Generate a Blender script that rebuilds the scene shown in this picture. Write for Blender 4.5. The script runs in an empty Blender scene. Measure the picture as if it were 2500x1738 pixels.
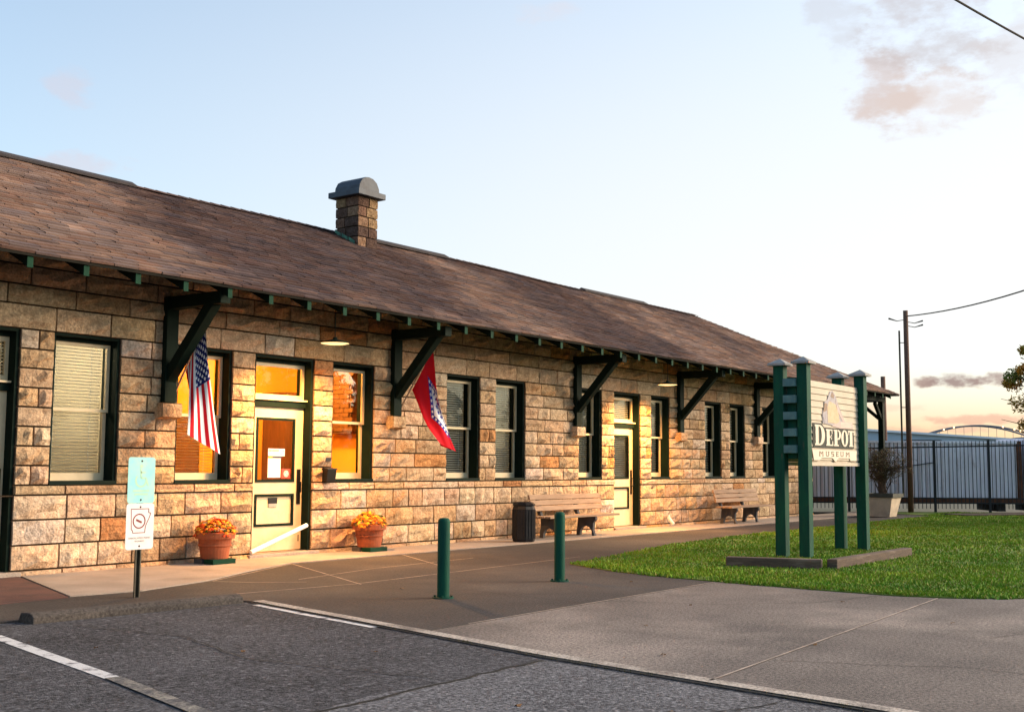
import bpy, bmesh, math, random
from math import sin, cos, pi, radians, sqrt
from mathutils import Vector, Matrix, noise
random.seed(7)
S = bpy.context.scene
COL = S.collection
# ------------------------------------------------------------------ camera
cd = bpy.data.cameras.new('camera'); cam = bpy.data.objects.new('camera', cd); COL.objects.link(cam)
cd.sensor_width = 36.0; cd.lens = 36.0 * 2800 / 2500; cd.clip_end = 4000; cd.clip_start = 0.1
_F = Vector((0.79875836, 0.59400318, 0.09563112)); _R = Vector((0.59621606, -0.80279688, 0.00660181)); _U = Vector((-0.08069386, -0.05174356, 0.99539495))
cam.matrix_world = Matrix(((_R.x, _U.x, -_F.x, 0.0), (_R.y, _U.y, -_F.y, -13.5), (_R.z, _U.z, -_F.z, 1.40), (0, 0, 0, 1)))
S.camera = cam
# ------------------------------------------------------------------ light
SUN_EL = radians(21.0); SUN_AZ = radians(-40.0)         # azimuth from +x, towards -y
sdir = Vector((cos(SUN_EL) * cos(SUN_AZ), cos(SUN_EL) * sin(SUN_AZ), sin(SUN_EL)))
sl = bpy.data.lights.new('sun', 'SUN'); sl.energy = 1.9; sl.angle = radians(32); sl.color = (1.0, 0.76, 0.53)
so = bpy.data.objects.new('sun', sl); COL.objects.link(so)
so.rotation_euler = (-sdir).to_track_quat('-Z', 'Y').to_euler()
W = bpy.data.worlds.new('World'); S.world = W; W.use_nodes = True
nt = W.node_tree; N = nt.nodes; L = nt.links
for n in list(N): N.remove(n)
def wn(t, **kw):
    n = N.new(t)
    for k, v in kw.items(): setattr(n, k, v)
    return n
out = wn('ShaderNodeOutputWorld'); bg = wn('ShaderNodeBackground'); bg.inputs[1].default_value = 0.087
sky = wn('ShaderNodeTexSky', sky_type='NISHITA', sun_disc=False, sun_elevation=SUN_EL, sun_rotation=pi / 2 - SUN_AZ)
sky.altitude = 100; sky.air_density = 1.0; sky.dust_density = 2.2; sky.ozone_density = 1.2
tc = wn('ShaderNodeTexCoord'); sep = wn('ShaderNodeSeparateXYZ'); L.new(tc.outputs['Generated'], sep.inputs[0])
def wmath(op, a, b=None, clamp=False):
    n = wn('ShaderNodeMath', operation=op); n.use_clamp = clamp
    for i, v in enumerate((a, b)):
        if v is None: continue
        if isinstance(v, (int, float)): n.inputs[i].default_value = v
        else: L.new(v, n.inputs[i])
    return n.outputs[0]
def wramp(fac, stops):
    n = wn('ShaderNodeValToRGB'); L.new(fac, n.inputs[0]); cr = n.color_ramp
    while len(cr.elements) < len(stops): cr.elements.new(0.5)
    for e, (p, c) in zip(cr.elements, stops): e.position = p; e.color = c if len(c) == 4 else (*c, 1)
    return n.outputs[0]
def wmix(fac, a, b, mode='MIX'):
    n = wn('ShaderNodeMix', data_type='RGBA', blend_type=mode)
    for i, v in ((0, fac), (6, a), (7, b)):
        if isinstance(v, (int, float)): n.inputs[i].default_value = v
        elif isinstance(v, tuple): n.inputs[i].default_value = (*v, 1)
        else: L.new(v, n.inputs[i])
    return n.outputs[2]
# elevation / azimuth of the view direction
el = wmath('ARCSINE', sep.outputs[2]); az = wmath('ARCTAN2', sep.outputs[1], sep.outputs[0])
hs = wn('ShaderNodeHueSaturation'); hs.inputs['Saturation'].default_value = 0.84; L.new(sky.outputs[0], hs.inputs['Color'])
skyc = wmix(1.0, hs.outputs[0], (0.86, 1.0, 1.03), 'MULTIPLY')
def lum(r, g, b): return (r * 3.5, g * 3.5, b * 3.5)      # sky radiance that shows as (r, g, b)
def smooth(v, a, b):
    n = wn('ShaderNodeMapRange', interpolation_type='SMOOTHSTEP'); n.inputs[1].default_value = a; n.inputs[2].default_value = b; L.new(v, n.inputs[0]); return n.outputs[0]
# warm afterglow lying along the sunset half of the horizon
adiff = wmath('ABSOLUTE', wmath('SUBTRACT', az, 0.0)); glow = wmath('MULTIPLY', smooth(el, 0.135, 0.0), smooth(adiff, 1.9, 0.35))
skyc = wmix(wmath('MULTIPLY', glow, 0.85), skyc, lum(1.10, 0.68, 0.30))
veil = wmath('MULTIPLY', smooth(el, 0.72, 0.10), smooth(adiff, 1.55, 0.28)); veil = wmath('MULTIPLY', veil, wmath('SUBTRACT', 1.0, glow))
skyc = wmix(wmath('MULTIPLY', veil, 0.88), skyc, lum(1.0, 0.955, 0.925))
cmb = wn('ShaderNodeCombineXYZ'); L.new(az, cmb.inputs[0]); L.new(wmath('MULTIPLY', el, 1.9), cmb.inputs[1])
def wnoise(scale, detail, rough):
    n = wn('ShaderNodeTexNoise'); n.inputs['Scale'].default_value = scale; n.inputs['Detail'].default_value = detail; n.inputs['Roughness'].default_value = rough; L.new(cmb.outputs[0], n.inputs['Vector']); return n.outputs[0]
nA = wnoise(17, 7, 0.60); nB = wnoise(60, 6, 0.55)
def cloud(base, a0, e0, sa, se, strength, colr, nz, k=2.6):
    u = wmath('DIVIDE', wmath('SUBTRACT', az, a0), sa); v = wmath('DIVIDE', wmath('SUBTRACT', el, e0), se)
    d = wmath('ADD', wmath('MULTIPLY', u, u), wmath('MULTIPLY', v, v)); m = wmath('ADD', wmath('SUBTRACT', 1.0, d), wmath('MULTIPLY', wmath('SUBTRACT', nz, 0.5), k * 2))
    return wmix(wmath('MULTIPLY', smooth(m, 0.0, 1.1), strength), base, colr)
col = skyc
CLOUDS = [
    (0.3181, 0.3089, 0.036, 0.036, 0.60, (.66, .50, .44), 0), (0.2775, 0.3568, 0.066, 0.044, 0.60, (.60, .54, .54), 0), (0.3551, 0.3684, 0.028, 0.032, 0.40, (.62, .60, .62), 0),
    (0.2845, 0.2970, 0.054, 0.030, 0.50, (.76, .60, .52), 0), (0.205, 0.33, 0.05, 0.05, 0.40, (.72, .64, .62), 0), (0.10, 0.27, 0.09, 0.05, 0.40, (.74, .62, .56), 0),
    (1.0175, 0.3023, 0.022, 0.020, 0.45, (.72, .66, .72), 0), (0.9985, 0.2418, 0.036, 0.013, 0.50, (.74, .68, .74), 0), (1.35, 0.28, 0.10, 0.05, 0.45, (.70, .64, .70), 0), (0.6165, 0.3861, 0.034, 0.012, 0.35, (.80, .74, .78), 0),
    (0.2476, 0.0400, 0.060, 0.0050, 0.65, (.86, .46, .34), 1), (0.2849, 0.0320, 0.055, 0.0045, 0.55, (.88, .50, .38), 1), (0.330, 0.0500, 0.05, 0.0040, 0.40, (.95, .62, .46), 1), (0.14, 0.055, 0.08, 0.010, 0.6, (.70, .42, .34), 1),
    (0.2925, 0.0708, 0.0140, 0.0056, 0.85, (.42, .28, .24), 1), (0.2668, 0.0715, 0.0290, 0.0074, 0.90, (.36, .25, .23), 1), (0.2374, 0.0722, 0.0230, 0.0058, 0.85, (.40, .28, .25), 1)]
for a0, e0, sa, se, st, cc, q in CLOUDS: col = cloud(col, a0, e0, sa, se, st, lum(*cc), nB if q else nA, 1.5 if q else 2.6)
L.new(col, bg.inputs[0]); L.new(bg.outputs[0], out.inputs[0])
S.view_settings.view_transform = 'Standard'; S.view_settings.look = 'None'; S.view_settings.gamma = 1.0; S.view_settings.use_curve_mapping = False
S.view_settings.exposure = 1.75
S.cycles.use_denoising = True
S.cycles.max_bounces = 6; S.cycles.transparent_max_bounces = 8; S.cycles.caustics_reflective = False; S.cycles.caustics_refractive = False

# ------------------------------------------------------------------ materials
MATS = {}
def mat(name, c1, c2=None, scale=4.0, detail=5.0, lo=0.35, hi=0.65, rough=0.8, bump=0.0, bscale=None, spec=0.3, metal=0.0,
        emit=None, estr=0.0, c3=None, s3=1.0, lo3=0.5, hi3=0.7, tint=False, stretch=(1, 1, 1), bdist=0.02, grain=0.0, gscale=110):
    m = bpy.data.materials.new(name); m.use_nodes = True; MATS[name] = m
    t = m.node_tree; nn = t.nodes; ll = t.links; p = nn['Principled BSDF']
    p.inputs['Roughness'].default_value = rough; p.inputs['Specular IOR Level'].default_value = spec; p.inputs['Metallic'].default_value = metal
    co = nn.new('ShaderNodeTexCoord'); ma = nn.new('ShaderNodeMapping'); ma.inputs['Scale'].default_value = stretch
    geo = nn.new('ShaderNodeNewGeometry'); ll.new(geo.outputs['Position'], ma.inputs[0])
    def nz(sc, de=detail):
        n = nn.new('ShaderNodeTexNoise'); n.inputs['Scale'].default_value = sc; n.inputs['Detail'].default_value = de; n.inputs['Roughness'].default_value = 0.62
        ll.new(ma.outputs[0], n.inputs['Vector']); return n.outputs[0]
    def rng(v, a, b):
        n = nn.new('ShaderNodeMapRange'); n.inputs[1].default_value = a; n.inputs[2].default_value = b; ll.new(v, n.inputs[0]); return n.outputs[0]
    def mx(f, a, b, mode='MIX'):
        n = nn.new('ShaderNodeMix'); n.data_type = 'RGBA'; n.blend_type = mode
        for i, v in ((0, f), (6, a), (7, b)):
            if isinstance(v, (int, float)): n.inputs[i].default_value = v
            elif isinstance(v, tuple): n.inputs[i].default_value = (*v, 1)
            else: ll.new(v, n.inputs[i])
        return n.outputs[2]
    col = c1
    if tint:
        a = nn.new('ShaderNodeAttribute'); a.attribute_name = 'col'; col = a.outputs['Color']
        if c2: col = mx(rng(nz(scale), lo, hi), col, mx(1.0, col, c2, 'MULTIPLY'))
    elif c2: col = mx(rng(nz(scale), lo, hi), c1, c2)
    if c3: col = mx(rng(nz(s3, 6), lo3, hi3), col, mx(1.0, col, c3, 'MULTIPLY') if tint else c3)
    if grain:
        g = rng(nz(gscale, 3), 0.3, 0.7); g2 = nn.new('ShaderNodeMath'); g2.operation = 'MULTIPLY_ADD'; g2.inputs[1].default_value = 2 * grain; g2.inputs[2].default_value = 1 - grain; ll.new(g, g2.inputs[0])
        gc = nn.new('ShaderNodeCombineColor'); [ll.new(g2.outputs[0], gc.inputs[q]) for q in range(3)]; col = mx(1.0, col, gc.outputs[0], 'MULTIPLY')
    if isinstance(col, tuple): p.inputs['Base Color'].default_value = (*col, 1)
    else: ll.new(col, p.inputs['Base Color'])
    if bump:
        b = nn.new('ShaderNodeBump'); b.inputs['Strength'].default_value = bump; b.inputs['Distance'].default_value = bdist
        ll.new(nz(bscale or scale * 4, 6), b.inputs['Height']); ll.new(b.outputs[0], p.inputs['Normal'])
    if emit:
        p.inputs['Emission Color'].default_value = (*emit, 1); p.inputs['Emission Strength'].default_value = estr
    return m
mat('stone', (0, 0, 0), (0.68, 0.63, 0.59), scale=10, lo=0.36, hi=0.68, tint=True, bump=1.0, bscale=13, rough=0.93, c3=(0.52, 0.44, 0.37), s3=0.9, lo3=0.54, hi3=0.78, spec=0.1, bdist=0.05, grain=0.30, gscale=34)
mat('mortar', (0.055, 0.036, 0.022), (0.03, 0.02, 0.013), scale=6, bump=0.5, bscale=40, rough=0.95, spec=0.1)
mat('shingle', (0, 0, 0), (0.74, 0.72, 0.74), scale=0.9, tint=True, bump=0.3, bscale=40, rough=0.95, spec=0.08, c3=(0.40, 0.40, 0.47), s3=0.15, lo3=0.46, hi3=0.57)  # broad noise patches paint the roof's light and shade, besides weathering
mat('deck_wood', (0.016, 0.014, 0.010), (0.010, 0.010, 0.008), scale=3, rough=0.9, spec=0.1)
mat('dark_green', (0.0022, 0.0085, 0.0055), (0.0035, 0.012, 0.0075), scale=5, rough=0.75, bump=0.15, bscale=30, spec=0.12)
mat('tail_green', (0.006, 0.044, 0.023), (0.004, 0.028, 0.015), scale=5, rough=0.75, spec=0.12)  # lighter green paints sky light on rafter ends; also plain paint of pot blocks
mat('post_green', (0.004, 0.066, 0.036), (0.003, 0.042, 0.030), scale=3, rough=0.7, bump=0.2, bscale=25, stretch=(3, 3, 0.6), spec=0.15, c3=(0.05, 0.055, 0.04), s3=5, lo3=0.62, hi3=0.74)
mat('cream', (0.66, 0.52, 0.33), (0.58, 0.45, 0.28), scale=5, rough=0.6, bump=0.1, bscale=30)
mat('cream_board', (0.56, 0.48, 0.38), (0.50, 0.42, 0.33), scale=4, rough=0.8, bump=0.15, bscale=20, c3=(0.38, 0.32, 0.26), s3=1.6, lo3=0.56, hi3=0.8, spec=0.1)
mat('blind', (0.70, 0.68, 0.62), rough=0.7)
mat('sidewalk', (0.34, 0.28, 0.235), (0.26, 0.21, 0.175), scale=1.4, rough=0.9, bump=0.35, bscale=50, c3=(0.17, 0.135, 0.11), s3=0.6, lo3=0.55, hi3=0.75, grain=0.30, gscale=75)
mat('concrete', (0.180, 0.147, 0.128), (0.092, 0.075, 0.066), scale=0.7, lo=0.28, hi=0.70, rough=0.9, bump=0.5, bscale=50, c3=(0.29, 0.235, 0.20), s3=0.30, lo3=0.50, hi3=0.70, grain=0.55, gscale=36)
mat('slab_rim', (0.40, 0.34, 0.29), (0.13, 0.105, 0.09), scale=2.0, lo=0.46, hi=0.66, rough=0.9, bump=0.5, bscale=50, grain=0.5, gscale=42)
mat('concrete_dark', (0.050, 0.042, 0.039), (0.028, 0.023, 0.022), scale=0.9, lo=0.28, hi=0.72, rough=0.9, bump=0.5, bscale=50, c3=(0.085, 0.070, 0.060), s3=0.45, lo3=0.48, hi3=0.70, grain=0.55, gscale=36)
mat('joint', (0.42, 0.33, 0.27), (0.2, 0.16, 0.13), scale=3, rough=0.9)
mat('asphalt', (0.086, 0.083, 0.089), (0.042, 0.040, 0.043), scale=0.7, lo=0.28, hi=0.72, rough=0.95, bump=0.9, bscale=60, c3=(0.15, 0.145, 0.155), s3=20, lo3=0.5, hi3=0.72, grain=0.75, gscale=38, spec=0.12)
mat('asphalt_old', (0.150, 0.145, 0.154), (0.082, 0.079, 0.084), scale=0.8, lo=0.28, hi=0.72, rough=0.95, bump=0.9, bscale=60, c3=(0.23, 0.225, 0.235), s3=22, lo3=0.5, hi3=0.72, grain=0.75, gscale=38, spec=0.12)
mat('crack', (0.02, 0.018, 0.016), rough=1)
mat('paint_white', (0.58, 0.56, 0.55), (0.10, 0.09, 0.10), scale=7, lo=0.52, hi=0.66, rough=0.8, bump=0.4, bscale=80)
mat('paint_faded', (0.075, 0.072, 0.076), (0.24, 0.215, 0.18), scale=5, lo=0.40, hi=0.66, rough=0.85, bump=0.4, bscale=80, grain=0.5, gscale=40)
mat('red_paving', (0.12, 0.055, 0.045), (0.075, 0.04, 0.036), scale=3, rough=0.9, bump=0.4, bscale=40)
mat('earth', (0.10, 0.095, 0.075), (0.07, 0.075, 0.05), scale=0.2, rough=1)
mat('turf', (0.070, 0.130, 0.013), (0.105, 0.145, 0.02), scale=1.1, rough=1, bump=0.6, bscale=30, c3=(0.12, 0.10, 0.03), s3=1.6, lo3=0.56, hi3=0.74)
mat('grass', (0, 0, 0), (0.7, 0.75, 0.6), scale=0.8, tint=True, rough=0.75, spec=0.15)
mat('weed', (0.07, 0.08, 0.02), (0.16, 0.11, 0.04), scale=6, rough=0.9)
mat('bench_wood', (0.36, 0.235, 0.155), (0.24, 0.155, 0.10), scale=6, rough=0.8, bump=0.3, bscale=18, stretch=(0.4, 3, 3))
mat('bench_stone', (0.085, 0.078, 0.075), (0.06, 0.055, 0.055), scale=5, rough=0.85, bump=0.3)
mat('bin_black', (0.006, 0.007, 0.010), (0.012, 0.013, 0.017), scale=4, rough=0.5, bump=0.2, spec=0.2)
mat('terracotta', (0.36, 0.095, 0.036), (0.28, 0.07, 0.028), scale=6, rough=0.8, bump=0.2)
mat('petal', (0, 0, 0), tint=True, rough=0.7, spec=0.1)
mat('white_plate', (0.74, 0.70, 0.67), (0.68, 0.63, 0.60), scale=9, rough=0.45)
mat('teal_plate', (0.25, 0.62, 0.62), (0.36, 0.66, 0.55), scale=7, rough=0.45)
mat('faded_print', (0.34, 0.58, 0.42), (0.45, 0.62, 0.42), scale=9, rough=0.6)
mat('maroon', (0.22, 0.035, 0.04), rough=0.6)
mat('pale_print', (0.42, 0.30, 0.27), rough=0.6)
mat('galv', (0.10, 0.085, 0.06), (0.06, 0.05, 0.035), scale=8, rough=0.6, metal=0.3)
mat('bolt', (0.05, 0.02, 0.03), rough=0.5, metal=0.5)
mat('white_plastic', (0.86, 0.84, 0.84), rough=0.35)
mat('cap_metal', (0.055, 0.066, 0.085), (0.038, 0.042, 0.055), scale=4, rough=0.6, metal=0.0, bump=0.2)
mat('flashing', (0.10, 0.24, 0.15), (0.05, 0.12, 0.08), scale=6, rough=0.6)
mat('vent', (0.05, 0.04, 0.04), (0.03, 0.026, 0.028), scale=5, rough=0.9)
mat('pole_wood', (0.16, 0.085, 0.055), (0.10, 0.055, 0.04), scale=5, rough=0.9, bump=0.4, stretch=(5, 5, 0.6))
mat('wire', (0.02, 0.018, 0.016), rough=0.8)
mat('fence_black', (0.012, 0.012, 0.014), rough=0.5)
mat('container', (0.90, 0.84, 0.88), (0.78, 0.72, 0.77), scale=1.6, rough=0.6, c3=(0.28, 0.15, 0.10), s3=1.3, lo3=0.60, hi3=0.76, stretch=(1.6, 1.6, 0.5))
mat('rust', (0.16, 0.06, 0.03), (0.08, 0.035, 0.02), scale=5, rough=0.9)
mat('warehouse', (0.42, 0.50, 0.58), (0.36, 0.44, 0.52), scale=0.6, rough=0.7)
mat('white_roof', (0.70, 0.72, 0.75), rough=0.6)
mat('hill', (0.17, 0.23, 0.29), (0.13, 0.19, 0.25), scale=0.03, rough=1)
mat('bridge_steel', (0.16, 0.16, 0.19), rough=0.7)
mat('bridge_lamp', (1, 0.6, 0.25), emit=(1.0, 0.55, 0.2), estr=3.0)
mat('planter', (0.52, 0.42, 0.31), (0.42, 0.34, 0.26), scale=5, rough=0.85, bump=0.3, c3=(0.25, 0.2, 0.16), s3=2, lo3=0.58, hi3=0.8)
mat('planter_rim', (0.04, 0.045, 0.035), (0.07, 0.07, 0.06), scale=6, rough=0.8)
mat('leaf_dry', (0.16, 0.085, 0.035), (0.10, 0.05, 0.022), scale=20, rough=0.9)
mat('spacer', (0.10, 0.20, 0.20), (0.07, 0.14, 0.15), scale=6, rough=0.8)
mat('soil', (0.03, 0.02, 0.014), rough=1)
mat('twig', (0.10, 0.065, 0.045), (0.07, 0.045, 0.03), scale=8, rough=0.9)
mat('leaf', (0, 0, 0), tint=True, rough=0.7, spec=0.2)
mat('timber', (0.11, 0.075, 0.055), (0.07, 0.05, 0.04), scale=5, rough=0.9, bump=0.4, stretch=(0.6, 0.6, 3), c3=(0.2, 0.15, 0.12), s3=3)
mat('mulch', (0.035, 0.024, 0.018), (0.06, 0.04, 0.03), scale=8, rough=1, bump=0.8, bscale=20)
mat('cap_grey', (0.32, 0.305, 0.29), (0.25, 0.235, 0.225), scale=5, rough=0.8)
mat('ink', (0.012, 0.016, 0.012), rough=0.7)
mat('letter', (0.64, 0.56, 0.45), rough=0.7)
mat('art_grey', (0.27, 0.24, 0.26), (0.40, 0.36, 0.37), scale=14, rough=0.7)
mat('art_gold', (0.52, 0.36, 0.22), (0.60, 0.43, 0.28), scale=14, rough=0.7)
mat('art_brown', (0.20, 0.13, 0.09), (0.30, 0.20, 0.14), scale=18, rough=0.7)
mat('art_pink', (0.55, 0.40, 0.34), (0.44, 0.34, 0.34), scale=20, rough=0.7)
mat('flag', (0, 0, 0), tint=True, rough=0.85, spec=0.1)
mat('red_print', (0.62, 0.05, 0.03), rough=0.5)
mat('orange_print', (0.75, 0.25, 0.04), rough=0.5)
mat('navy_print', (0.03, 0.03, 0.09), rough=0.5)
mat('black_metal', (0.015, 0.014, 0.014), rough=0.4, metal=0.4)
mat('room_yellow', (0.80, 0.40, 0.055), (0.74, 0.36, 0.05), scale=1, rough=0.8)
mat('room_cream', (0.42, 0.37, 0.28), rough=0.8)
mat('room_dark', (0.12, 0.10, 0.08), rough=0.8)
mat('interior_wood', (0.16, 0.07, 0.025), (0.11, 0.05, 0.02), scale=6, rough=0.6, stretch=(3, 3, 0.5))
mat('lamp_green', (0.016, 0.045, 0.03), rough=0.4)
mat('lamp_white', (0.85, 0.80, 0.7), rough=0.5)
mat('bulb', (1, 0.8, 0.5), emit=(1.0, 0.66, 0.26), estr=0.55)
mat('ceil_bulb', (1, 0.8, 0.5), emit=(1.0, 0.62, 0.22), estr=6.0)
def glass_mat():
    m = bpy.data.materials.new('glass'); m.use_nodes = True; MATS['glass'] = m
    t = m.node_tree; nn = t.nodes; ll = t.links; nn.remove(nn['Principled BSDF'])
    tr = nn.new('ShaderNodeBsdfTransparent'); tr.inputs[0].default_value = (0.92, 0.95, 0.93, 1)
    gl = nn.new('ShaderNodeBsdfGlossy'); gl.inputs['Roughness'].default_value = 0.015; gl.inputs[0].default_value = (1, 1, 1, 1)
    fr = nn.new('ShaderNodeFresnel'); fr.inputs[0].default_value = 1.30
    te = nn.new('ShaderNodeTexNoise'); te.inputs['Scale'].default_value = 1.8; bp = nn.new('ShaderNodeBump'); bp.inputs['Strength'].default_value = 0.03
    ll.new(te.outputs[0], bp.inputs['Height']); ll.new(bp.outputs[0], gl.inputs['Normal'])
    mi = nn.new('ShaderNodeMixShader'); ll.new(fr.outputs[0], mi.inputs[0]); ll.new(tr.outputs[0], mi.inputs[1]); ll.new(gl.outputs[0], mi.inputs[2])
    ll.new(mi.outputs[0], nn['Material Output'].inputs[0])
glass_mat()

# ------------------------------------------------------------------ mesh helpers
class MB:
    def __init__(s): s.v = []; s.f = []; s.c = []; s.mi = []; s.cur = 0
    def add(s, vs, fs, col=None):
        b = len(s.v); s.v += [tuple(p) for p in vs]; s.f += [tuple(i + b for i in q) for q in fs]; s.mi += [s.cur] * len(fs)
        s.c += [col or (1, 1, 1)] * len(vs); return s
    def box(s, a, b, col=None):
        x0, y0, z0 = a; x1, y1, z1 = b
        return s.add([(x0, y0, z0), (x1, y0, z0), (x1, y1, z0), (x0, y1, z0), (x0, y0, z1), (x1, y0, z1), (x1, y1, z1), (x0, y1, z1)],
                     [(0, 3, 2, 1), (4, 5, 6, 7), (0, 1, 5, 4), (1, 2, 6, 5), (2, 3, 7, 6), (3, 0, 4, 7)], col)
    def beam(s, p, q, w, h, up=(0, 0, 1), col=None):
        p = Vector(p); q = Vector(q); d = (q - p).normalized(); u = Vector(up); r = d.cross(u)
        if r.length < 1e-4: r = Vector((1, 0, 0))
        r.normalize(); u = r.cross(d); vs = []
        for c in (p, q):
            for a, b in ((-1, -1), (1, -1), (1, 1), (-1, 1)): vs.append(c + r * a * w / 2 + u * b * h / 2)
        return s.add(vs, [(0, 1, 2, 3), (7, 6, 5, 4), (0, 4, 5, 1), (1, 5, 6, 2), (2, 6, 7, 3), (3, 7, 4, 0)], col)
    def tube(s, pts, rad, n=8, cap=True, col=None):
        pts = [Vector(p) for p in pts]; rad = rad if isinstance(rad, (list, tuple)) else [rad] * len(pts); vs = []; fs = []
        for i, p in enumerate(pts):
            d = (pts[min(i + 1, len(pts) - 1)] - pts[max(i - 1, 0)]).normalized()
            a = d.cross(Vector((0, 0, 1)) if abs(d.z) < 0.9 else Vector((1, 0, 0))).normalized(); b = d.cross(a)
            for k in range(n): t = 2 * pi * k / n; vs.append(p + (a * cos(t) + b * sin(t)) * rad[i])
        for i in range(len(pts) - 1):
            for k in range(n): fs.append((i * n + k, i * n + (k + 1) % n, (i + 1) * n + (k + 1) % n, (i + 1) * n + k))
        if cap: fs.append(tuple(range(n))[::-1]); fs.append(tuple(range((len(pts) - 1) * n, len(pts) * n)))
        return s.add(vs, fs, col)
    def lathe(s, prof, c=(0, 0, 0), n=20, col=None):
        vs = []; fs = []
        for r, z in prof:
            for k in range(n): t = 2 * pi * k / n; vs.append((c[0] + r * cos(t), c[1] + r * sin(t), c[2] + z))
        for i in range(len(prof) - 1):
            for k in range(n): fs.append((i * n + k, i * n + (k + 1) % n, (i + 1) * n + (k + 1) % n, (i + 1) * n + k))
        return s.add(vs, fs, col)
    def prism(s, poly, fn, d0, d1, col=None):     # poly of 2D points, fn(u,v,d)->3D
        n = len(poly); vs = [fn(u, v, d0) for u, v in poly] + [fn(u, v, d1) for u, v in poly]
        fs = [tuple(range(n))[::-1], tuple(range(n, 2 * n))] + [(i, (i + 1) % n, n + (i + 1) % n, n + i) for i in range(n)]
        return s.add(vs, fs, col)
    def sheet(s, poly, z, th=0.0):
        if th: return s.prism(poly, lambda u, v, d: (u, v, d), z - th, z)
        return s.add([(x, y, z) for x, y in poly], [tuple(range(len(poly)))])
    def build(s, name, m, parent=None, loc=None, smooth=False, bevel=0.0, fixn=True):
        me = bpy.data.meshes.new(name); me.from_pydata(s.v, [], s.f)
        for mm in (m if isinstance(m, (list, tuple)) else [m]): me.materials.append(MATS[mm])
        if any(s.mi): me.polygons.foreach_set('material_index', s.mi)
        if any(c != (1, 1, 1) for c in s.c):
            at = me.color_attributes.new('col', 'FLOAT_COLOR', 'POINT')
            at.data.foreach_set('color', [k for c in s.c for k in (*c, 1.0)])
        if fixn:
            bm = bmesh.new(); bm.from_mesh(me); bmesh.ops.recalc_face_normals(bm, faces=bm.faces); bm.to_mesh(me); bm.free()
        if smooth: me.polygons.foreach_set('use_smooth', [True] * len(me.polygons))
        me.update()
        o = bpy.data.objects.new(name, me); COL.objects.link(o)
        if parent: o.parent = parent
        if loc: o.location = loc
        if bevel:
            b = o.modifiers.new('bevel', 'BEVEL'); b.width = bevel; b.segments = 2; b.limit_method = 'ANGLE'
        return o
def tag(o, label=None, cat=None, group=None, kind=None):
    for k, v in (('label', label), ('category', cat), ('group', group), ('kind', kind)):
        if v: o[k] = v
    return o
def empty(name, loc=(0, 0, 0), rz=0.0):
    o = bpy.data.objects.new(name, None); o.empty_display_size = 0.2; COL.objects.link(o); o.location = loc; o.rotation_euler = (0, 0, rz); return o
def copy_tree(o, parent=None):
    c = o.copy(); COL.objects.link(c); c.parent = parent
    for ch in o.children: copy_tree(ch, c)
    return c
def struct(name, mb, m, parent=None):
    o = mb.build(name, m, parent)
    if not parent: o['kind'] = 'structure'
    return o
rnd = random.uniform

# ================================================================== SETTING
struct('ground', MB().sheet([(-900, -900), (1200, -900), (1200, 1200), (-900, 1200)], -0.12), 'earth')
EDGE = [(8.03, -4.22), (7.58, -6.35), (7.13, -8.51), (6.92, -10.0), (6.76, -11.2), (6.4, -13.5), (5.6, -15.5), (3.0, -17.5)]   # where asphalt meets concrete
lot = struct('parking_lot', MB().sheet([(-30, -30), (-30, -3.75), (5.6, -3.75), (7.96, -3.98)] + EDGE + [(1.0, -30)], -0.012, 0.05), 'asphalt')
far = MB().sheet([(-30, -30), (-30, -8.9), (2.0, -8.75), (4.4, -8.62), (5.3, -8.50), (6.1, -8.58), (7.02, -8.56)] + [(x - 0.10, y) for x, y in EDGE[3:]] + [(0.9, -30)], -0.008)
struct('asphalt_patch', far, 'asphalt_old', lot)
# crack between the two asphalt layers
cp = []; x = 1.5
while x < 7.05: cp.append((x, -8.60 + 0.10 * noise.noise((x * 1.3, 0, 0)) + 0.04 * noise.noise((x * 6, 3, 0)))); x += 0.09
mb = MB()
for (a, b), (c, d) in zip(cp, cp[1:]): mb.add([(a, b - 0.016, -0.0035), (c, d - 0.016, -0.0035), (c, d + 0.016, -0.0035), (a, b + 0.016, -0.0035)], [(0, 1, 2, 3)])
struct('crack', mb, 'crack', lot)
def crackline(pts, w, z, parent, seed):
    out_ = []
    for (a, b), (c, d) in zip(pts, pts[1:]):
        n_ = max(3, int(sqrt((c - a) ** 2 + (d - b) ** 2) / .08))
        for k in range(n_): t = k / n_; out_.append((a + (c - a) * t + .05 * noise.noise((a + t * 5, seed, 0)) + .018 * noise.noise((t * 31, seed, 5)), b + (d - b) * t + .05 * noise.noise((t * 5, seed + 9, 0)) + .018 * noise.noise((t * 29, seed, 8))))
    struct('crack', strip(out_, w, z), 'crack', parent)
def strip(pts, w, z):
    mb = MB(); l = []; r = []
    for i, p in enumerate(pts):
        a = Vector(pts[max(i - 1, 0)]); b = Vector(pts[min(i + 1, len(pts) - 1)]); d = (b - a).normalized(); n = Vector((-d.y, d.x)) * w / 2
        l.append((p[0] + n.x, p[1] + n.y, z)); r.append((p[0] - n.x, p[1] - n.y, z))
    k = len(pts); mb.add(l + r, [(i, i + 1, k + i + 1, k + i) for i in range(k - 1)]); return mb
struct('white_line', strip([(5.16, -4.40), (4.90, -5.60), (4.66, -6.75)], 0.11, -0.008), 'paint_white', lot)
struct('faded_line', strip([(4.66, -6.76), (4.40, -7.80), (4.08, -9.10)], 0.11, -0.0035), 'paint_faded', lot)
struct('edge_line', strip([(7.93, -4.40), (7.72, -5.35), (7.50, -6.45)], 0.10, -0.008), 'paint_white', lot)
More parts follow.
